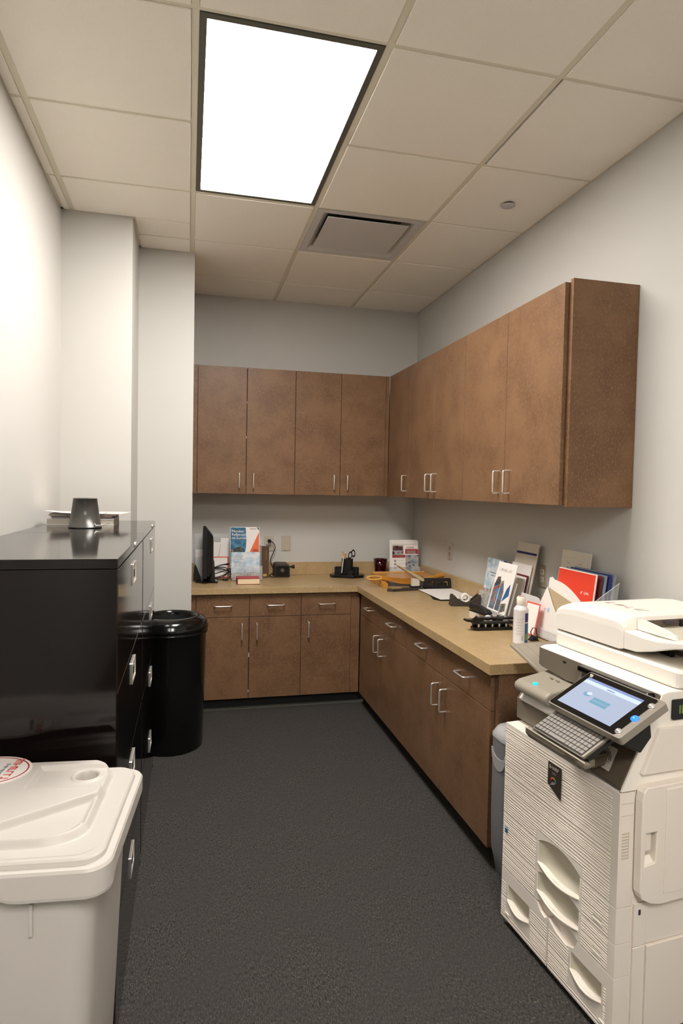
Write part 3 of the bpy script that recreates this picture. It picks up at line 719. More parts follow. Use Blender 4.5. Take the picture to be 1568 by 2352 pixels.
# inner finisher on the far side
mb = MB(); mb.prism([(.045, .7305), (.045, .800), (.062, .822), (.062, .7305)], -.004, .225, 'x', 'taupe'); mb.box(-.004, .225, .062, .43, .7305, .835, 'taupe'); fin = part(mb, 'finisher', bevel=.003)
mb = MB(); mb.prism([(.020, .838), (.012, .852), (.016, .868), (.032, .878), (.30, .925), (.42, .925), (.42, .838), (.06, .826)], .020, .2, 'x', 'taupel'); fl = part(mb, 'finisher_cover', bevel=.009, seg=4)
q = MB(); q.X = frame((.105, .040, .8835), (1, 0, 0), (0, .268, .047)); q.lathe([(.008, -.003), (.008, .0006), (0, .0012)], 'ledc', seg=20); part(q, 'status_light', fl, label='glowing cyan status light')
q = MB(); q.X = frame((.105, .105, .8951), (1, 0, 0), (0, .268, .047)); q.plate([rrect(-.012, .004, 0, .006, .002)], -.002, .0006, 'silver'); q.plate([rrect(.02, .036, 0, .006, .002)], -.002, .0006, 'silver'); part(q, 'icon', fl)
mb = MB(); mb.prism([(.040, .802), (.038, .808), (.0595, .833), (.064, .829)], .020, .222, 'x', 'white'); part(mb, 'paper_edge')
mb = MB(); mb.X = Matrix(((1, 0, 0, 0), (0, 1, 0, 0), (-.28, 0, 1, .872), (0, 0, 0, 1)))
mb.box(-.20, .05, .14, .42, 0, .010, 'taupel')
for k in range(6): mb.box(-.19, .04, .155+k*.045, .159+k*.045, .010, .013, 'taupel')
part(mb, 'exit_tray', bevel=.001)
# scanner unit
mb = MB(); mb.prism([(.131, .935), (.131, .978), (.15, .984), (.64, .984), (.64, .93), (.16, .928)], 0, U, 'x', 'copw'); mb.prism([(.16, .93), (.16, .90), (.64, .90), (.64, .93)], .30, U, 'x', 'cop'); sc = part(mb, 'scanner_unit', bevel=.004)
q = MB(); prof = [(.003, .930), (.30, .926), (U-.008, .950), (U-.008, .9765), (.003, .9765)]
q.plate([[(a, b) for a, b in [(.003, .9765), (.003, .918), (.02, .912), (.11, .905), (.15, .900), (.20, .905), (.26, .935), (U-.008, .945), (U-.008, .9765)]]], 0, .004, 'taupe', Matrix(((1, 0, 0, 0), (0, 0, -1, .1305), (0, 1, 0, 0), (0, 0, 0, 1))))
q.box(.135, .150, .1245, .127, .957, .963, 'blackm'); part(q, 'scanner_fascia', sc, bevel=.001, label='dark taupe front fascia')
mb = MB(); mb.box(.235, .53, .100, .128, .957, .977, 'blackgloss'); part(mb, 'panel_hinge_cover', bevel=.006, seg=3)
# platen lid
mb = MB(); mb.loft([[(x, y, .986) for x, y in rrect(.006, U-.004, .192, .645, .02, 4)], [(x, y, .992) for x, y in rrect(.001, U, .188, .65, .022, 4)], [(x, y, 1.030) for x, y in rrect(0, U+.001, .187, .65, .022, 4)], [(x, y, 1.037) for x, y in rrect(.004, U-.003, .191, .646, .022, 4)]], 'copw', smooth=False)
lid = part(mb, 'platen_lid', bevel=.002)
# document feeder: profile along u, extruded in w
f = [(.006, 1.044), (.004, 1.075), (.006, 1.108), (.016, 1.130), (.05, 1.141), (.12, 1.150), (.30, 1.150), (.325, 1.143), (.335, 1.128), (.338, 1.108), (.338, 1.052), (.32, 1.045)]
def frow(wv, dz): return [(a, wv, 1.044+(b-1.044)*dz) for a, b in f]
mb = MB(); mb.loft([frow(.186, .60), frow(.188, .80), frow(.205, .92), frow(.235, 1.0), frow(.60, 1.0), frow(.64, .9)], 'copw', smooth=False)
fd = part(mb, 'document_feeder', bevel=.003)
mb = MB(); scribble(mb, Matrix.Translation((.12, .30, 1.1503)), .17, .035, 'palegrey', 8); part(mb, 'raised_lettering', fd)
# feeder tray with bowed underside
def trow(wv, k): 
    top = [(.339, 1.106), (.42, 1.101), (.47, 1.103), (.515, 1.110), (.62, 1.128)]; bot = [(.62, 1.116), (.515, 1.090), (.45, 1.068), (.39, 1.052), (.339, 1.050)]
    return [(a, wv, b+k) for a, b in top]+[(a, wv, b) for a, b in bot]
mb = MB(); mb.loft([trow(.187, 0), trow(.193, .0), trow(.2, .0), trow(.60, .0)], 'copw', smooth=False); tr = part(mb, 'document_tray', bevel=.003)
q = MB(); q.prism([(.341, 1.107), (.341, 1.138), (.36, 1.142), (.455, 1.128), (.485, 1.118), (.492, 1.106)], .235, .245, 'y', 'copw'); part(q, 'paper_guide', tr, bevel=.002)
q = MB(); q.prism([(.341, 1.107), (.341, 1.138), (.36, 1.142), (.455, 1.128), (.485, 1.118), (.492, 1.106)], .56, .57, 'y', 'copw'); part(q, 'paper_guide', tr, bevel=.002)
q = MB(); q.box(.3385, .342, .25, .5, 1.109, 1.133, 'taupeD').box(.341, .352, .335, .375, 1.122, 1.130, 'seam').box(.341, .352, .40, .41, 1.104, 1.130, 'blackm').box(.339, .50, .26, .55, 1.104, 1.110, 'copin'); part(q, 'feed_throat', tr)
q = MB(); 
for k in range(6): q.box(.345+k*.014, .351+k*.014, .30-.002*k, .304, 1.038, 1.050, 'blackm')
q.box(.345, .53, .33, .334, 1.038, 1.052, 'taupeD'); part(q, 'exit_clip', lid)
# tilted touchscreen
sd_ = Vector((0, .14, .074)).normalized()
X = frame((.346, -.082, .912), (1, 0, 0), sd_)
scr = MB(); scr.plate([rrect(-.004, .285, -.004, .165, .008)], -.022, -.001, 'silver', X); tp = part(scr, 'control_panel', bevel=.002)
q = MB(); q.plate([rrect(0, .262, 0, .160, .006)], -.001, .001, 'blackgloss', X); part(q, 'bezel', tp)
q = MB(); q.plate([[(.018, .016), (.232, .016), (.232, .118), (.018, .118)]], .001, .0014, 'screen', X); q.plate([[(.018, .118), (.232, .118), (.232, .132), (.018, .132)]], .001, .0014, 'screenb', X)
q.plate([[(.018, .132), (.232, .132), (.232, .141), (.018, .141)]], .001, .0014, 'screend', X)
q.plate([[(.105, .058), (.168, .058), (.168, .069), (.105, .069)]], .0014, .0017, 'screent', X); q.plate([[(.105, .071), (.168, .071), (.168, .082), (.105, .082)]], .0014, .0017, 'screent', X)
q.plate([el(.014, .009)], .0014, .0016, 'screent', X @ Matrix.Translation((.075, .082, 0))); q.plate([el(.010, .006)], .0016, .0019, 'screenb', X @ Matrix.Translation((.080, .086, 0)))
q.plate([[(.11, .122), (.14, .122), (.14, .126), (.11, .126)]], .0014, .0016, 'screend', X)
part(q, 'lcd_screen', tp, label='lit blue-grey display')
for (a, b, m_, r_) in ((.262, .134, 'chrome', .007), (.262, .074, 'ledb', .0085), (.262, .016, 'chrome', .0065), (.018, .150, 'chrome', .0035)):
    q = MB(); q.X = X @ Matrix.Translation((a, b, 0)); q.lathe([(r_+.003, 0), (r_+.002, .002), (r_, .002), (r_, .004), (r_*.6, .006), (0, .0065)], m_, seg=20); part(q, 'button', tp)
q = MB(); q.prism([(-.055, .895), (.055, .948), (.065, .88), (.03, .84), (-.03, .868)], .40, .585, 'x', 'black'); part(q, 'panel_arm', tp, bevel=.004)
# pull-out keyboard
kd = Vector((0, .078, .043)).normalized()
X = frame((.350, -.132, .842), (1, 0, 0), kd)
q = MB(); q.plate([rrect(-.006, .214, -.006, .10, .004)], -.006, -.001, 'taupe', X); q.plate([rrect(.0, .218, -.0, .10, .004)], -.016, -.006, 'black', X); kbd = part(q, 'keyboard_base', bevel=.001)
q = MB(); q.plate([rrect(-.002, .208, -.002, .086, .003)], -.001, .0008, 'black', X); q.plate([[(.207, -.004), (.214, -.004), (.214, .09), (.207, .09)]], -.001, .002, 'silver', X); part(q, 'key_bed', kbd)
for r_ in range(6):
    nk = 14; kw = .204/nk
    q = None
    for k in range(nk):
        if r_ == 0 and 4 <= k <= 8:
            if k != 4: continue
            wk = kw*5
        else: wk = kw
        kq = MB(); kq.plate([[(k*kw+.0012, r_*.0138+.001), (k*kw+wk-.0012, r_*.0138+.001), (k*kw+wk-.0012, r_*.0138+.0122), (k*kw+.0012, r_*.0138+.0122)]], .0008, .0032, 'key', X); part(kq, 'key', kbd)
q = MB(); q.prism([(-.148, .818), (-.148, .834), (-.140, .834), (-.128, .826), (-.09, .826), (-.09, .808), (-.12, .800), (-.137, .805)], .325, .555, 'x', 'taupe').prism([(-.0895, .808), (-.0895, .83), (-.03, .862), (.045, .862), (.045, .80), (-.06, .80)], .325, .44, 'x', 'taupe').box(.5, .584, -.148, -.128, .818, .830, 'taupe'); part(q, 'keyboard_shelf', bevel=.003)
q = MB(); q.box(.326, .584, -.1495, -.1475, .834, .8365, 'offwhite'); part(q, 'shelf_edge_trim')
q = MB(); q.prism([(-.09, .795), (.03, .795), (.02, .76), (-.02, .755), (-.06, .77)], .36, .47, 'x', 'taupeD'); part(q, 'shelf_bracket', bevel=.006)
# ------------------------------------------------------------------ things on the counter
ZC = CT+.0004
def mk(name, label, cat, loc, group=None): return thing(name, label, cat, loc, 0, group)
def rectp(a, b, c, d): return [(a, c), (b, c), (b, d), (a, d)]
def settle(t, both=False):
    bpy.context.view_layer.update(); W = ROOT[t.name]; lo = min((W @ v.co).z for c_ in t.children for v in c_.data.vertices)
    if lo < ZC or both: t.location.z += ZC-lo
def acrylic(label, X, w_, h_, d_, pocket_h, base=True):
    # leaflet holder in local frame X: x right, y up the back sheet, z towards the viewer
    t = mk('leaflet_holder', label, 'leaflet holder', tuple(X.translation))
    MB().plate([rectp(0, w_, 0, h_)], 0, .0022, 'acrylic', X).build('back_sheet', t)
    q = MB(); q.plate([rectp(0, w_, 0, pocket_h)], d_, d_+.002, 'acrylic', X); q.X = X; q.box(0, .002, 0, pocket_h, .0022, d_, 'acrylic').box(w_-.002, w_, 0, pocket_h, .0022, d_, 'acrylic').box(0, w_, 0, .002, .0022, d_, 'acrylic')
    q.box(0, w_, pocket_h, pocket_h+.001, d_, d_+.002, 'acredge').box(0, w_, h_, h_+.001, 0, .0022, 'acredge').box(-.0006, 0, 0, h_, 0, .0022, 'acredge').box(w_, w_+.0006, 0, h_, 0, .0022, 'acredge'); q.build('pocket', t); settle(t, True)
    return t
def leaf(name, label, X, w_, h_, th=.004, m='white', prints=(), group=None, lines=()):
    t = mk(name, label, name.replace('_', ' '), tuple(X.translation), group)
    mb = MB(); mb.plate([rectp(0, w_, 0, h_)], 0, th, m, X)
    for pm, pts in prints: mb.plate([pts], th, th+.0004, pm, X)
    mb.build('sheet', t)
    if lines:
        mb = MB()
        for (txt, x, y, sz, pm) in lines:
            if txt[0] == '~': scribble(mb, X @ Matrix.Translation((x, y, th+.0005)), float(txt[1:]), sz*.7, pm, len(name)); continue
            mb.text(txt, sz, X @ Matrix.Translation((x, y, th+.0006)), pm, depth=.0002)
        mb.build('printed_text', t)
    settle(t)
    return t
bx, up3 = (1, 0, 0), Vector((0, .10, 1))
# --- back wall group
t = mk('monitor', 'thin black monitor seen edge-on on the counter beside the white wall', 'monitor', (.13, 4.55, ZC))
MB().prism([(.094, 4.40), (.104, 4.76), (.124, 4.76), (.124, 4.40)], .893, 1.232, 'z', 'blackm').build('display_panel', t, bevel=.003)
mb = MB(); mb.loft([[(.125, 4.41, .905), (.125, 4.75, .905), (.125, 4.75, 1.228), (.125, 4.41, 1.228)], [(.164, 4.44, .93), (.164, 4.73, .93), (.164, 4.73, 1.18), (.164, 4.44, 1.18)], [(.170, 4.48, .97), (.170, 4.69, .97), (.170, 4.69, 1.14), (.170, 4.48, 1.14)]], 'black', smooth=False); mb.build('rear_housing', t)
MB().prism([(.150, .87), (.165, 1.0), (.178, 1.0), (.185, .86), (.185, .855), (.150, .855)], 4.54, 4.62, 'y', 'black').build('stand_neck', t, bevel=.003)
MB().prism([(.05, 4.50), (.20, 4.47), (.205, 4.62), (.19, 4.70), (.06, 4.70), (.045, 4.62)], ZC, ZC+.012, 'z', 'blackgloss').build('stand_base', t, bevel=.003)
t = mk('black_wedge', 'small black wedge shape standing left of the monitor', 'device', (.055, 4.62, ZC+.0125))  # dark wedge shape, read as the monitor's tilt stand
MB().prism([(.034, ZC+.0125), (.044, .965), (.052, .965), (.088, ZC+.02), (.088, ZC+.0125)], 4.54, 4.60, 'y', 'blackm').build('case', t, bevel=.002)
acrylic('clear empty-topped leaflet holder with loose white papers behind the monitor', frame((.045, 4.80, ZC), bx, (0, .08, 1)), .265, .32, .045, .15)
leaf('loose_paper', 'white paper in clear holder left of the monitor edge', frame((.052, 4.785, ZC+.004), bx, up3), .105, .20, .002, 'white', [], 'papers behind the monitor')
leaf('loose_paper', 'tall white paper in clear holder just right of the monitor', frame((.175, 4.782, ZC+.004), bx, up3), .115, .255, .002, 'white', [('palegrey', [(.02, .02), (.03, .02), (.06, .24), (.055, .24)])], 'papers behind the monitor')
leaf('loose_paper', 'white slip with slanting top edge between monitor and blue brochure', frame((.235, 4.790, ZC+.004), bx, up3), .058, .285, .002, 'white', [], 'papers behind the monitor')
leaf('red_bordered_card', 'white card with red border behind the tangle of black cables', frame((.170, 4.715, ZC+.003), bx, (0, .12, 1)), .118, .155, .003, 'pinkred', [('white', rectp(.008, .108, .008, .147))])
t = mk('cable_tangle', 'tangle of black cables on the counter right of the monitor', 'cables', (.2, 4.6, ZC))
for s_ in range(4):
    rnd = random.Random(s_+3); pts = []
    cx, cz, ra, rb = .215+rnd.uniform(-.02, .02), .905+s_*.012, .10+rnd.uniform(-.025, .02), .035+rnd.uniform(-.01, .02)
    for k in range(33):
        a = R(-200+k*11.5+s_*15); pts.append((cx+ra*math.cos(a), 4.66+.045*math.sin(a)+s_*.008, max(ZC+.004, cz+rb*math.sin(a+.4*s_)-.02)))
    MB().tube(pts, .0035, 'blackm', seg=8).build('cable', t)
MB().tube([(.26, 4.64, ZC+.004), (.28, 4.60, ZC+.004), (.265, 4.57, ZC+.004), (.24, 4.58, ZC+.004), (.245, 4.61, ZC+.012)], .0032, 'blackm', seg=8).build('cable', t)
X = frame((.305, 4.64, ZC), bx, (0, .06, 1)); acrylic('clear two-tier leaflet holder with blue and orange brochure on the back counter', X, .215, .31, .08, .10)
leaf('blue_orange_brochure', 'blue and orange brochure titled in white in the clear holder right of the monitor', frame((.292, 4.628, ZC+.085), bx, (0, .12, 1)), .212, .297, .005, 'white',
     [('tealp', [(.003, .003), (.09, .003), (.115, .15), (.118, .20), (.112, .294), (.003, .294)]), ('hands', [(.003, .003), (.115, .003), (.1, .14), (.06, .155), (.003, .13)]), ('orange', [(.09, .003), (.209, .003), (.209, .262)]), ('tealp', [(.19, .294), (.209, .272), (.209, .294)]),
      ('pinkred', rectp(.165, .195, .05, .09)), ('pinkred', rectp(.165, .2, .11, .135)), ('greytext', rectp(.145, .188, .281, .287))],
     lines=[('Member', .012, .258, .026, 'white'), ('Reflections', .012, .234, .026, 'white'), ('on Success', .012, .210, .026, 'white')])
leaf('skyline_brochure', 'pale blue cloudy-sky brochure with skyline, in front tier below the blue and orange one', frame((.298, 4.585, ZC+.004), bx, (0, .10, 1)), .205, .20, .005, 'sky',
     [('city', rectp(0, .205, .0, .048)), ('taupeD', [(.02, .048), (.06, .054), (.09, .05), (.097, .05), (.099, .072), (.103, .072), (.105, .05), (.14, .056), (.2, .05)]), ('offwhite', rectp(.0, .205, .0, .012)), ('red', rectp(.004, .04, .006, .016))]+[('greytext', rectp(.02, .09-.01*(k % 3), .17-k*.008, .1725-k*.008)) for k in range(10) if k != 4])
t = mk('paperback_book', 'thick book lying flat with cream page edges facing out, in front of the brochures', 'book', (.405, 4.46, ZC))
MB().box(.328, .484, 4.385, 4.50, ZC, ZC+.003, 'maroon').box(.328, .484, 4.385, 4.50, ZC+.041, ZC+.044, 'crimson').box(.328, .331, 4.385, 4.50, ZC+.003, ZC+.041, 'maroon').build('cover', t)
MB().box(.332, .481, 4.389, 4.497, ZC+.0032, ZC+.0408, 'paper2').build('pages', t)
t = mk('hardback_book', 'upright brown hardback book with gold spine lettering left of the sharpener', 'book', (.553, 4.75, ZC))
MB().prism([(.523, 4.70), (.553, 4.694), (.583, 4.70), (.583, 4.845), (.579, 4.845), (.579, 4.704), (.527, 4.704), (.527, 4.845), (.523, 4.845)], ZC, ZC+.237, 'z', 'brownbook').build('cover', t)
MB().box(.5275, .5785, 4.706, 4.84, ZC+.004, ZC+.229, 'offwhite').build('pages', t)
mb = MB(); X = frame((.566, 4.6955, ZC+.135), (0, 0, 1), (-1, 0, 0)); scribble(mb, X, .07, .012, 'gold', 6); mb.box(.540, .568, 4.694, 4.6975, ZC+.012, ZC+.03, 'gold'); mb.build('spine_lettering', t)
t = mk('pencil_sharpener', 'black electric pencil sharpener on the back counter right of the brown book', 'pencil sharpener', (.68, 4.76, ZC))
MB().prism([(.628, ZC), (.740, ZC), (.745, ZC+.01), (.742, ZC+.088), (.728, ZC+.102), (.645, ZC+.104), (.630, ZC+.09)], 4.705, 4.845, 'y', 'brownblack').build('housing', t, bevel=.006, seg=3)
MB().prism([(.636, ZC+.012), (.734, ZC+.012), (.734, ZC+.08), (.722, ZC+.088), (.648, ZC+.088), (.636, ZC+.078)], 4.698, 4.706, 'y', 'blackgloss').build('front_panel', t, bevel=.002)
mb = MB(); mb.X = frame((.685, 4.6975, ZC+.055), (1, 0, 0), (0, 0, 1)); mb.lathe([(.014, 0), (.014, .003), (.006, .003), (.005, .001), (0, .001)], 'taupeD', seg=24); mb.build('pencil_hole', t)
mb = MB(); mb.X = Matrix.Translation((.743, 4.75, ZC+.075)) @ Matrix.Rotation(R(90), 4, 'Y'); mb.lathe([(.007, 0), (.007, .022), (.014, .024), (.014, .04), (0, .04)], 'black', seg=20); mb.build('side_knob', t)
t = mk('power_cord', 'black power cord from wall outlet down to the pencil sharpener', 'cord', (.605, 4.86, 1.11))
mb = MB(); mb.tube([(.604, 4.866, 1.113), (.604, 4.842, 1.113)], .013, 'blackm', seg=12); mb.build('plug', t)
mb = MB(); mb.tube([(.604, 4.842, 1.113), (.622, 4.832, 1.108), (.642, 4.835, 1.085), (.648, 4.84, 1.06), (.636, 4.84, 1.03), (.618, 4.84, .99), (.612, 4.845, .96), (.622, 4.85, .93), (.635, 4.853, .90), (.64, 4.853, .87), (.60, 4.80, ZC+.005), (.60, 4.72, ZC+.005), (.62, 4.69, ZC+.005)], .0032, 'blackm', seg=8); mb.build('cable', t)
# desk organiser
c = (1.185, 4.70, ZC)
t = mk('desk_organizer', 'black stepped rotary desk organizer holding pencils and scissors', 'desk organizer', c)
MB().prism([(c[0]-.135, c[1]+.01), (c[0]-.125, c[1]-.04), (c[0]+.02, c[1]-.105), (c[0]+.11, c[1]-.075), (c[0]+.135, c[1]-.01), (c[0]+.1, c[1]+.09), (c[0]-.08, c[1]+.10)], ZC, ZC+.022, 'z', 'blackgloss').build('base_tray', t, bevel=.004)
def cup(x, y, r, h, nm='compartment', m_='black', sg=10):
    MB().lathe([(r, 0), (r, h), (r-.003, h), (r-.003, .01), (0, .01)], m_, c=(x, y, ZC+.0225), seg=sg, smooth=False).build(nm, t)
cup(c[0], c[1], .045, .118); cup(c[0]-.068, c[1]-.01, .034, .055); cup(c[0]+.068, c[1]+.01, .028, .048); cup(c[0]+.005, c[1]-.066, .030, .035); cup(c[0]+.002, c[1]+.06, .03, .095)
def stick(name, lab, cat, p0, p1, r, m_, tip=None, grp=None):
    t2 = mk(name, lab, cat, p0, grp); a, b = Vector(p0), Vector(p1); MB().tube([a, a+(b-a)*.93], r, m_, seg=8, smooth=False).build('shaft', t2)
    MB().tube([a+(b-a)*.931, b], r, tip or m_, seg=8).build('eraser' if tip else 'end_cap', t2)
stick('pencil', 'taller yellow pencil with pink eraser in the black desk organizer', 'pencil', (c[0]-.03, c[1]-.010, ZC+.034), (c[0]-.040, c[1]-.015, ZC+.195), .0042, 'pencil', 'eraser')
stick('pencil', 'shorter yellow pencil with blunt end in the black desk organizer', 'pencil', (c[0]-.018, c[1]-.005, ZC+.034), (c[0]-.026, c[1]-.008, ZC+.178), .0042, 'pencil')
stick('pen', 'white pen at the left of the black desk organizer', 'pen', (c[0]-.052, c[1]-.038, ZC+.0335), (c[0]-.046, c[1]-.062, ZC+.165), .0038, 'white')
stick('pen', 'grey pen standing between yellow pencils and scissors', 'pen', (c[0]-.004, c[1]+.0, ZC+.034), (c[0]-.012, c[1]+.012, ZC+.178), .0035, 'greytext')
t = mk('scissors', 'black-handled scissors standing in the black desk organizer', 'scissors', (c[0]+.022, c[1], ZC+.034))
for k, (dx, dz, tl) in enumerate(((.022, .165, 8), (.045, .18, -6))):
    q = MB(); q.X = Matrix.Translation((c[0]+dx, c[1]-.004*k, ZC+dz)) @ Matrix.Rotation(R(tl), 4, 'Y') @ Matrix.Scale(1.9, 4, (0, 0, 1)); q.tube([(.013*math.cos(R(a)), 0, .013*math.sin(R(a))) for a in range(0, 361, 20)], .0034, 'blackgloss', seg=8); q.build('finger_loop', t)
MB().prism([(c[0]+.018, ZC+.034), (c[0]+.024, ZC+.034), (c[0]+.042, ZC+.145), (c[0]+.026, ZC+.145)], c[1]-.002, c[1]+.002, 'y', 'chrome').build('blade', t)
# red tumbler
c = (1.462, 4.74, ZC)
t = mk('glass_tumbler', 'dark red glass tumbler on the back counter left of the HOME flyers', 'glass', c)
MB().lathe([(.040, 0), (.0405, .008), (.046, .07), (.053, .128), (.050, .128), (.0435, .07), (.038, .012), (0, .010)], 'glassred', c=c, seg=40).build('bowl', t)
MB().lathe([(.0505, .1285), (.0535, .1285), (.0535, .132), (.0505, .132), (.0505, .1285)], 'darkrim', c=c, seg=40, caps=False).build('rim', t)
# HOME flyers
X = frame((1.512, 4.600, ZC+.004), bx, (0, .11, 1))
for k in range(1, 4):
    leaf('flyer', ('white flyer sheet just behind the printed HOME flyer, offset left', 'middle white flyer sheet of the stack in the corner', 'rearmost white flyer sheet of the stack in the corner, top edge showing')[k-1], X @ Matrix.Translation((-.004*k+.003, .003*k, -.006*k)), .216, .278, .003, 'white', (), 'flyers in the corner')
acrylic('clear holder carrying the white HOME flyers in the counter corner', X @ Matrix.Translation((-.012, -.003, -.026)), .24, .15, .034, .08)
leaf('flyer', 'front flyer with HOME heading, red banner and house photos in the counter corner', X, .216, .274, .002, 'white',
     [('house', rectp(.006, .095, .165, .245)), ('maroon', rectp(.012, .09, .205, .238)), ('crimson', rectp(.006, .11, .150, .172)), ('crimson', rectp(.110, .214, .178, .216)), ('white', rectp(.122, .196, .181, .206)),
      ('house', rectp(.112, .214, .02, .172)), ('blue', rectp(.115, .16, .045, .08)), ('sky', rectp(.150, .212, .100, .125)), ('sky', rectp(.113, .150, .155, .172)),
      ('greytext', rectp(.004, .2, .250, .252)), ('white', rectp(.03, .100, .146, .160))]+
     [('greytext', rectp(.020, .036, .118-k*.026, .134-k*.026)) for k in range(3)]+[('palegrey', rectp(.044, .10, .128-k*.026, .131-k*.026)) for k in range(4)],
     lines=[('HOME', .120, .219, .022, 'maroon'), ('~.075', .022, .148, .016, 'crimson')])
for k in range(3): pass
# --- paper trimmer
t = mk('paper_trimmer', 'varnished wooden paper trimmer with long curved arm on the corner counter', 'paper trimmer', (1.52, 4.35, ZC))
bz = .893
MB().box(1.322, 1.728, 4.185, 4.515, bz, bz+.016, 'wood').build('board', t, bevel=.003)
MB().box(1.325, 1.725, 4.470, 4.500, bz+.0162, bz+.022, 'woodl').build('measuring_fence', t, bevel=.001)
MB().prism([(4.125, ZC), (4.455, ZC), (4.455, bz-.0004), (4.185, bz-.0004), (4.125, bz-.012)], 1.298, 1.332, 'x', 'wood').build('foot_rail', t, bevel=.003)
MB().box(1.68, 1.72, 4.20, 4.50, ZC, bz-.0004, 'wood').build('foot_rail', t, bevel=.003)
arm = []
n = 26; y_a = 4.168
for k in range(n+1):
    s_ = k/n; x = 1.300+.47*s_; z = .914-.026*math.sin(math.pi*min(1, s_*1.15))**1.2+.018*max(0, s_-.75)*4; hh = .009+.012*math.sin(math.pi*min(1, s_*1.1+.05))
    yy = y_a+.012*(1-s_)
    arm.append([(x, yy-.008, z-hh), (x, yy+.006, z-hh), (x, yy+.008, z+hh), (x, yy-.010, z+hh)])
MB().loft(arm, 'wood', smooth=False).build('cutting_arm', t, bevel=.003)
q = MB(); q.X = Matrix.Translation((1.248, 4.180, .915)); q.tube([(.055*math.cos(R(a)), 0, .012*math.sin(R(a))) for a in range(0, 361, 12)], .0055, 'woodl', seg=8); q.build('handle_loop', t)
q = MB(); q.X = Matrix.Translation((1.745, 4.205, .915)) @ Matrix.Rotation(R(90), 4, 'X') @ Matrix.Rotation(R(25), 4, 'Y'); q.lathe([(.022, -.03), (.024, -.025), (.024, .02), (.018, .03), (0, .032)], 'wood', seg=24); q.build('pivot_knob', t)
# --- heavy stapler with tan arm
t = mk('heavy_stapler', 'heavy-duty stapler with long brown base and raised tan arm before the wooden trimmer', 'stapler', (1.45, 4.02, ZC))
d = Vector((1, .18, 0)).normalized(); q = MB(); q.X = frame((1.290, 3.965, ZC), tuple(d), (-d.y, d.x, 0))
q.prism([(0, .02), (.025, 0), (.25, 0), (.25, .045), (.02, .045), (0, .035)], 0, .018, 'z', 'brownblack'); q.build('base', t, bevel=.002)
q = MB(); q.X = frame((1.290, 3.965, ZC+.0182), tuple(d), (-d.y, d.x, 0)); q.box(.03, .10, .010, .036, 0, .001, 'gold'); q.build('brass_plate', t)
q = MB(); q.X = frame((1.290, 3.965, ZC+.0182), tuple(d), (-d.y, d.x, 0)); q.box(.180, .235, .010, .036, .010, .062, 'offwhite'); q.box(.17, .25, .012, .034, 0, .010, 'blackm'); q.box(.236, .262, .006, .040, .01, .07, 'brownblack'); q.build('head', t, bevel=.002)
q = MB(); q.X = frame((1.290, 3.965, ZC+.0182), tuple(d), (-d.y, d.x, 0))
q.prism([(.062, .152), (.068, .156), (.262, .062), (.268, .045), (.255, .040), (.235, .048)], .002, .044, 'y', 'tan'); q.build('arm', t, bevel=.003)
# --- long black punch with white paper
t = mk('paper_punch', 'long black paper punch with windowed bar, lying behind the white sheet', 'hole punch', (1.66, 3.95, ZC))
q = MB(); q.plate([[(1.475, 3.66), (1.50, 3.60), (1.765, 3.60), (1.765, 4.06), (1.575, 4.08)]], 0, .005, 'blackm', Matrix.Translation((0, 0, ZC))); q.build('base_plate', t, bevel=.001)
X = frame((1.560, 4.075, ZC+.0055), (1, -.10, 0), (0, .05, 1)); wn = lambda a, b: rectp(a, b, .018, .046)
q = MB(); q.plate([[(0, 0), (.20, 0), (.192, .068), (.012, .068), (0, .05)], wn(.03, .082), wn(.095, .135), wn(.15, .180)], 0, .022, 'black', X); q.build('windowed_bar', t, bevel=.002)
q = MB(); q.box(1.555, 1.735, 4.064, 4.076, ZC+.02, ZC+.04, 'brownblack'); q.build('punch_rail', t)
leaf('sheet_of_paper', 'plain white sheet of paper lying on the black punch plate', frame((1.505, 3.615, ZC+.0062), (1, 0, 0), (0, 1, 0)), .245, .40, .0008, 'white')
# --- tape dispenser builder
def dispenser(loc, ang, s, label, rolls, m_):
    t = mk('tape_dispenser', label, 'tape dispenser', loc); q = MB(); B = Matrix.Translation(loc) @ Matrix.Rotation(R(ang), 4, 'Z') @ Matrix.Scale(s, 4); q.X = B
    side = [(-.095, 0), (.095, 0), (.097, .055), (.085, .075), (.045, .040), (.0, .026), (-.045, .040), (-.070, .068), (-.085, .068)]
    q.prism(side, -.032, -.027, 'y', m_); q.prism(side, .027, .032, 'y', m_); q.box(-.093, .093, -.027, .027, 0, .024, m_); q.prism([(.07, .024), (.092, .024), (.092, .07), (.084, .07)], -.027, .027, 'y', m_); q.prism([(-.09, .024), (-.078, .024), (-.078, .062), (-.09, .062)], -.027, .027, 'y', m_)
    q.build('weighted_base', t, bevel=.002)
    q = MB(); q.X = B; q.box(.086, .100, -.015, .015, .0705, .0725, 'chrome'); q.build('cutting_edge', t)
    for y in rolls:
        q = MB(); q.X = B @ Matrix.Translation((0, y, .048)) @ Matrix.Rotation(R(90), 4, 'X'); q.lathe([(.016, -.010), (.030, -.010), (.030, .010), (.016, .010), (.016, -.010)], 'tape', seg=28, caps=False); q.build('tape_roll', t)
dispenser((1.585, 3.44, ZC), -12, .95, 'brownish black two-roll tape dispenser behind, near the white sheet', (-.013, .013), 'brownblack')
dispenser((1.462, 2.892, ZC), -3, .72, 'black tape dispenser with one white roll, behind the spray can', (0,), 'black')
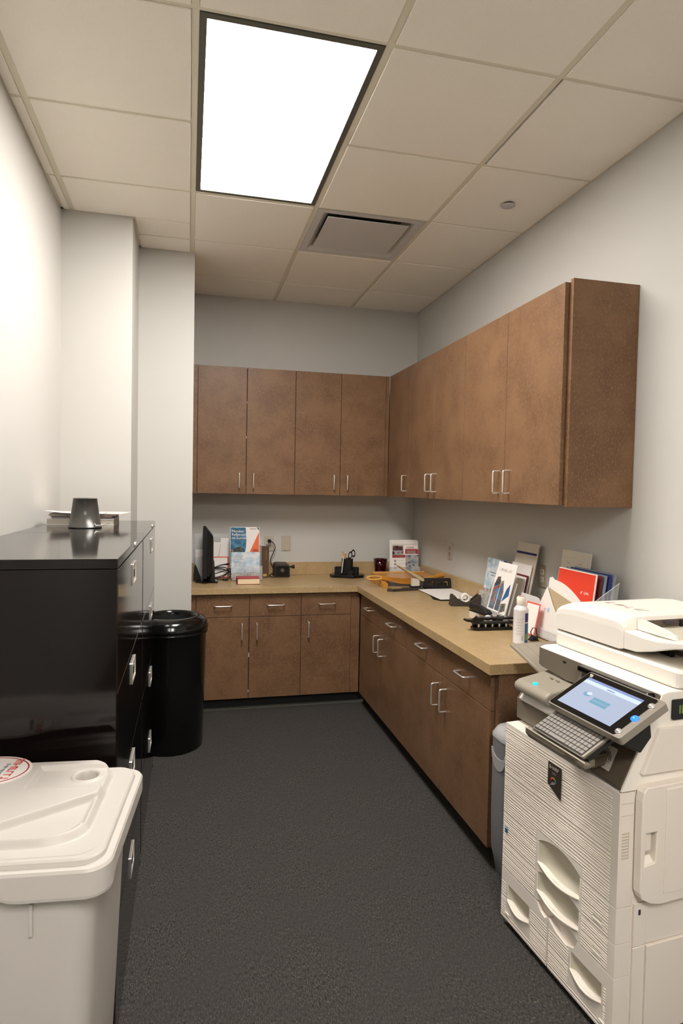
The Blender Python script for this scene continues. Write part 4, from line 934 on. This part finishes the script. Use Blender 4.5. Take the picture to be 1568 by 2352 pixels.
# --- stapler on note block
t = mk('note_block', 'small cream block of notes with yellow bottom under the black stapler', 'notepad', (1.49, 3.075, ZC))
MB().box(1.455, 1.520, 3.02, 3.10, ZC, ZC+.006, 'gold').box(1.455, 1.520, 3.02, 3.10, ZC+.006, ZC+.036, 'offwhite').build('pad', t)
t = mk('stapler', 'black desk stapler resting on the cream note block', 'stapler', (1.53, 3.07, ZC+.037))
q = MB(); q.X = frame((1.475, 3.115, ZC+.037), (.12, -1, 0), (1, .12, 0)); q.prism([(0, 0), (.175, 0), (.175, .006), (.0, .006)], -.016, .016, 'y', 'black'); q.build('base', t, bevel=.001)
q = MB(); q.X = frame((1.475, 3.115, ZC+.037), (.12, -1, 0), (1, .12, 0)); q.prism([(.0, .014), (.01, .010), (.17, .008), (.175, .018), (.15, .030), (.06, .042), (.012, .040), (-.002, .030)], -.018, .018, 'y', 'black'); q.build('top_arm', t, bevel=.006, seg=3)
# --- three-hole punch
t = mk('three_hole_punch', 'black three-hole punch with small chrome pins left of the spray can', 'hole punch', (1.46, 2.82, ZC))
XB = frame((1.345, 2.80, ZC), (1, -.03, 0), (.03, 1, 0))
q = MB(); q.X = XB; q.prism([(0, .012), (.018, 0), (.20, 0), (.20, .05), (0, .05)], 0, .016, 'z', 'blackgloss'); q.build('base', t, bevel=.002)
q = MB(); q.X = XB; q.prism([(0, .010), (.20, .010), (.20, .045), (0, .045)], .030, .038, 'z', 'black'); q.box(.005, .195, .034, .045, .016, .031, 'black'); q.build('upper_rail', t, bevel=.001)
q = MB(); q.X = XB; q.prism([(-.045, .048), (-.04, .056), (0, .052), (.02, .062), (.205, .062), (.205, .052), (.03, .050), (.0, .040), (-.035, .044)], .004, .040, 'y', 'blackgloss'); q.build('lever', t, bevel=.003)
for k in range(5):
    q = MB(); q.X = XB; q.lathe([(.005, .0165), (.005, .0295)], 'chrome', c=(.028+k*.036, .016, 0), seg=14); q.build('punch_pin', t)
# --- spray can
c = (1.445, 2.545, ZC)
t = mk('spray_can', 'white aerosol can with cream cap and blue stripe at the counter front', 'spray can', c)
MB().lathe([(.030, 0), (.033, .003), (.033, .004), (.0325, .006), (.0325, .148), (.033, .150), (.031, .156), (.022, .168), (.016, .172), (0, .172)], 'can', c=c, seg=40).build('can_body', t)
MB().lathe([(.017, .170), (.020, .174), (.0205, .205), (.014, .211), (0, .212)], 'cap', c=c, seg=28).build('cap', t)
q = MB(); q.X = Matrix.Translation(c)
def strip(a0, a1, z0, z1, m_, r=.0330):
    n = 8; q.loft([[(r*math.cos(R(a0+(a1-a0)*k/n)), r*math.sin(R(a0+(a1-a0)*k/n)), z) for k in range(n+1)] for z in (z0, z1)], m_, caps=False, closed=False)
strip(-86, -48, .006, .095, 'blue'); strip(-86, -48, .10, .14, 'navy'); strip(-80, -60, .02, .05, 'green', .0332)
for k in range(6): strip(-150, -100, .045+k*.013, .049+k*.013, 'palegrey', .0331)
for k in range(7): strip(-110+k*2.2, -109+k*2.2, .018, .040, 'greytext', .0332)
q.build('printed_label', t)
q = MB(); q.tube([(c[0]-.026, c[1]-.024, ZC+.2125), (c[0]+.006, c[1]-.010, ZC+.2135)], .0012, 'red', seg=6); q.build('straw', t)
# --- brochures along the right wall
rr_ = (0, -1, 0)
X = frame((1.690, 3.430, ZC+.004), rr_, (.14, 0, 1)); acrylic('clear leaflet holder with cloudy skyline brochure on the right counter', X @ Matrix.Translation((-.006, -.003, -.01)), .245, .20, .035, .09)
leaf('skyline_brochure', 'tall pale sky brochure with waterfront photo on the right counter behind the tape dispenser', X, .232, .285, .006, 'sky', [('city', rectp(0, .232, 0, .105)), ('bluegrey', rectp(.012, .035, .262, .266)), ('bluegrey', rectp(.05, .15, .20, .206)), ('bluegrey', rectp(.06, .14, .185, .19)), ('taupeD', [(.085, .10), (.09, .135), (.095, .10)]), ('navy', rectp(.19, .232, .255, .285))])
X = frame((1.655, 3.118, ZC+.004), rr_, (.20, 0, 1)); 
leaf('leaflet_pack', 'tall white card display with dark blue stripe behind the building leaflet', X @ Matrix.Translation((0, 0, -.014)), .212, .412, .006, 'offwhite', [('navy', rectp(.006, .206, .352, .364))])
for k, (m_, lab, dx, hh_) in enumerate((('white', 'white leaflet standing at the front of the striped display', .004, .30), ('maroon', 'dark red leaflet standing in the striped display', .070, .245), ('white', 'narrow white leaflet right of the dark red one in the striped display', .105, .235), ('offwhite', 'cream leaflet at the right edge of the striped display', .140, .225))):
    leaf('leaflet', lab, X @ Matrix.Translation((dx, 0, .001+.010*k)), .205-dx if k else .20, hh_, .003, m_, (), 'leaflets in the striped display')
X = frame((1.553, 3.085, ZC+.050), rr_, (.27, .0, 1)); acrylic('clear stand holding the building-photo leaflet on the right counter', X @ Matrix.Translation((-.004, -.040, -.012)), .21, .22, .026, .05)
leaf('building_leaflet', 'white leaflet with three slanted building photos, leaning in front of the skyline brochure', X, .196, .262, .005, 'white',
     [('pic', [(.012, .010), (.070, .010), (.075, .165), (.045, .175), (.012, .14)]), ('taupeD', [(.012, .125), (.075, .145), (.06, .185), (.03, .18)]), ('orange', [(.012, .105), (.076, .130), (.076, .140), (.012, .118)]), ('pic', [(.078, .010), (.125, .010), (.125, .11), (.10, .17), (.078, .16)]), ('greytext', [(.08, .01), (.12, .01), (.12, .06), (.08, .07)]), ('blue', [(.128, .06), (.185, .10), (.175, .16), (.150, .13)]), ('hands', [(.13, .0), (.185, .02), (.18, .06), (.13, .05)])],
     lines=[('~.13', .03, .215, .020, 'palegrey')])
t = mk('paper_tray', 'white rounded plastic card holder behind the spray can', 'card holder', (1.62, 2.80, ZC))
q = MB(); X = frame((1.625, 2.868, ZC), rr_, (.04, 0, 1)); q.plate([[(0, 0), (.175, 0), (.175, .15), (.165, .166), (.145, .172), (0, .172)]], 0, .004, 'can', X); q.build('front_plate', t, bevel=.0015)
q = MB(); q.X = X; q.box(0, .175, 0, .004, -.05, 0, 'can').box(.171, .175, 0, .13, -.05, 0, 'can'); q.build('side_walls', t, bevel=.001)
leaf('red_bordered_card', 'white card with red border leaning at right of the spray can', frame((1.540, 2.705, ZC+.012), (.12, -1, 0), (.24, -.10, 1)), .098, .150, .003, 'pinkred', [('white', rectp(.006, .092, .006, .142)), ('palegrey', rectp(.006, .092, .036, .037))])
t = mk('binder_clip', 'small black clip on the counter at the foot of the red-bordered card', 'clip', (1.53, 2.58, ZC))
q = MB(); q.prism([(1.512, ZC), (1.556, ZC), (1.535, ZC+.022)], 2.570, 2.600, 'y', 'blackm'); q.build('clip_body', t, bevel=.001)
MB().tube([(1.530, 2.594, ZC+.012), (1.520, 2.585, ZC+.04), (1.524, 2.575, ZC+.06), (1.536, 2.567, ZC+.058), (1.54, 2.565, ZC+.03), (1.546, 2.572, ZC+.012)], .0022, 'blackm', seg=6).build('wire_lever', t)
# large acrylic holder with red folder
X = frame((1.620, 2.640, ZC), rr_, (.12, 0, 1)); big = acrylic('large clear literature holder with red folder, between outlet and copier', X @ Matrix.Translation((-.01, 0, -.06)), .41, .16, .10, .04)
q = MB(); q.X = X @ Matrix.Translation((-.01, 0, -.06)); q.prism([(.0, .0), (.0, .30), (.13, .17), (.13, 0)], .402, .405, 'x', 'acrylic'); 
q = MB()
q.X = X @ Matrix.Translation((-.01, 0, -.06)) @ Matrix(((0, 0, 1, .403), (0, 1, 0, 0), (1, 0, 0, 0), (0, 0, 0, 1))); q.plate([[(0, 0), (.10, 0), (.13, .20), (0, .31)]], 0, .002, 'acrylic'); q.plate([[(0, .31), (.13, .20), (.13, .2025), (0, .3125)]], 0, .002, 'acredge'); q.build('side_wing', big)
leaf('white_form', 'tall white printed form standing highest behind the red folder', frame((1.700, 2.700, ZC+.003), rr_, (.12, 0, 1)), .225, .405, .003, 'offwhite', [('palegrey', rectp(.02, .10, .37, .373)), ('greytext', rectp(.05, .07, .345, .348)), ('greytext', rectp(.05, .065, .325, .328)), ('greytext', rectp(.14, .16, .347, .350))])
for k, (m_, lab) in enumerate((('bluegrey', 'blue grey folder behind the red folder, nearer the wall'), ('navy', 'dark blue folder edge behind the red folder'), ('bluegrey', 'second blue grey folder, just behind the red folder'), ('maroon', 'dark red folder edge right behind the bright red folder'))):
    leaf('folder', lab, X @ Matrix.Translation((.06+.012*(3-k), 0, -.052+.012*k)), .285, .345-.004*k, .005, m_, (), 'folders behind the red folder')
leaf('red_folder', 'bright red folder with small white lettering standing in the large clear holder', X @ Matrix.Translation((.062, 0, .004)), .275, .338, .005, 'white', [('red', rectp(.002, .270, 0, .334))], lines=[('~.065', .180, .245, .016, 'white')])
t = mk('curved_envelope', 'large white sheet with bowed top edge in front of the red folder', 'envelope', tuple((X @ Matrix.Translation((0, 0, .03))).translation))
q = MB(); cur = [(.0, 0), (.37, 0), (.37, .14)]+[(.37-.33*k/12, .14+.135*math.sin(R(90*k/12))) for k in range(1, 13)]+[(.02, .285), (0, .28)]; q.plate([cur], .0115, .0145, 'white', X @ Matrix.Translation((.005, 0, 0))); q.build('sheet', t)
t = mk('manila_envelope', 'brown-grey opened envelope in front of the bowed white sheet', 'envelope', tuple((X @ Matrix.Translation((0, 0, .05))).translation))
q = MB(); q.plate([[(.0, 0), (.27, 0), (.27, .165), (.22, .195), (.02, .235), (.0, .16)]], .019, .022, 'tan', X @ Matrix.Translation((.0, 0, 0))); q.build('sheet', t)
t = mk('pointed_envelope', 'white envelope with raised pointed flap and faint blue print by the copier', 'envelope', tuple((X @ Matrix.Translation((0, 0, .07))).translation))
q = MB(); XE = X @ Matrix.Translation((-.010, 0, 0)); q.plate([[(-.02, 0), (.16, 0), (.16, .10), (.10, .155), (.03, .235), (-.02, .14)]], .028, .031, 'white', XE); q.plate([rectp(.03, .05, .13, .14)], .031, .0316, 'sky', XE); q.plate([rectp(.06, .075, .125, .145)], .031, .0316, 'sky', XE); q.build('sheet', t)
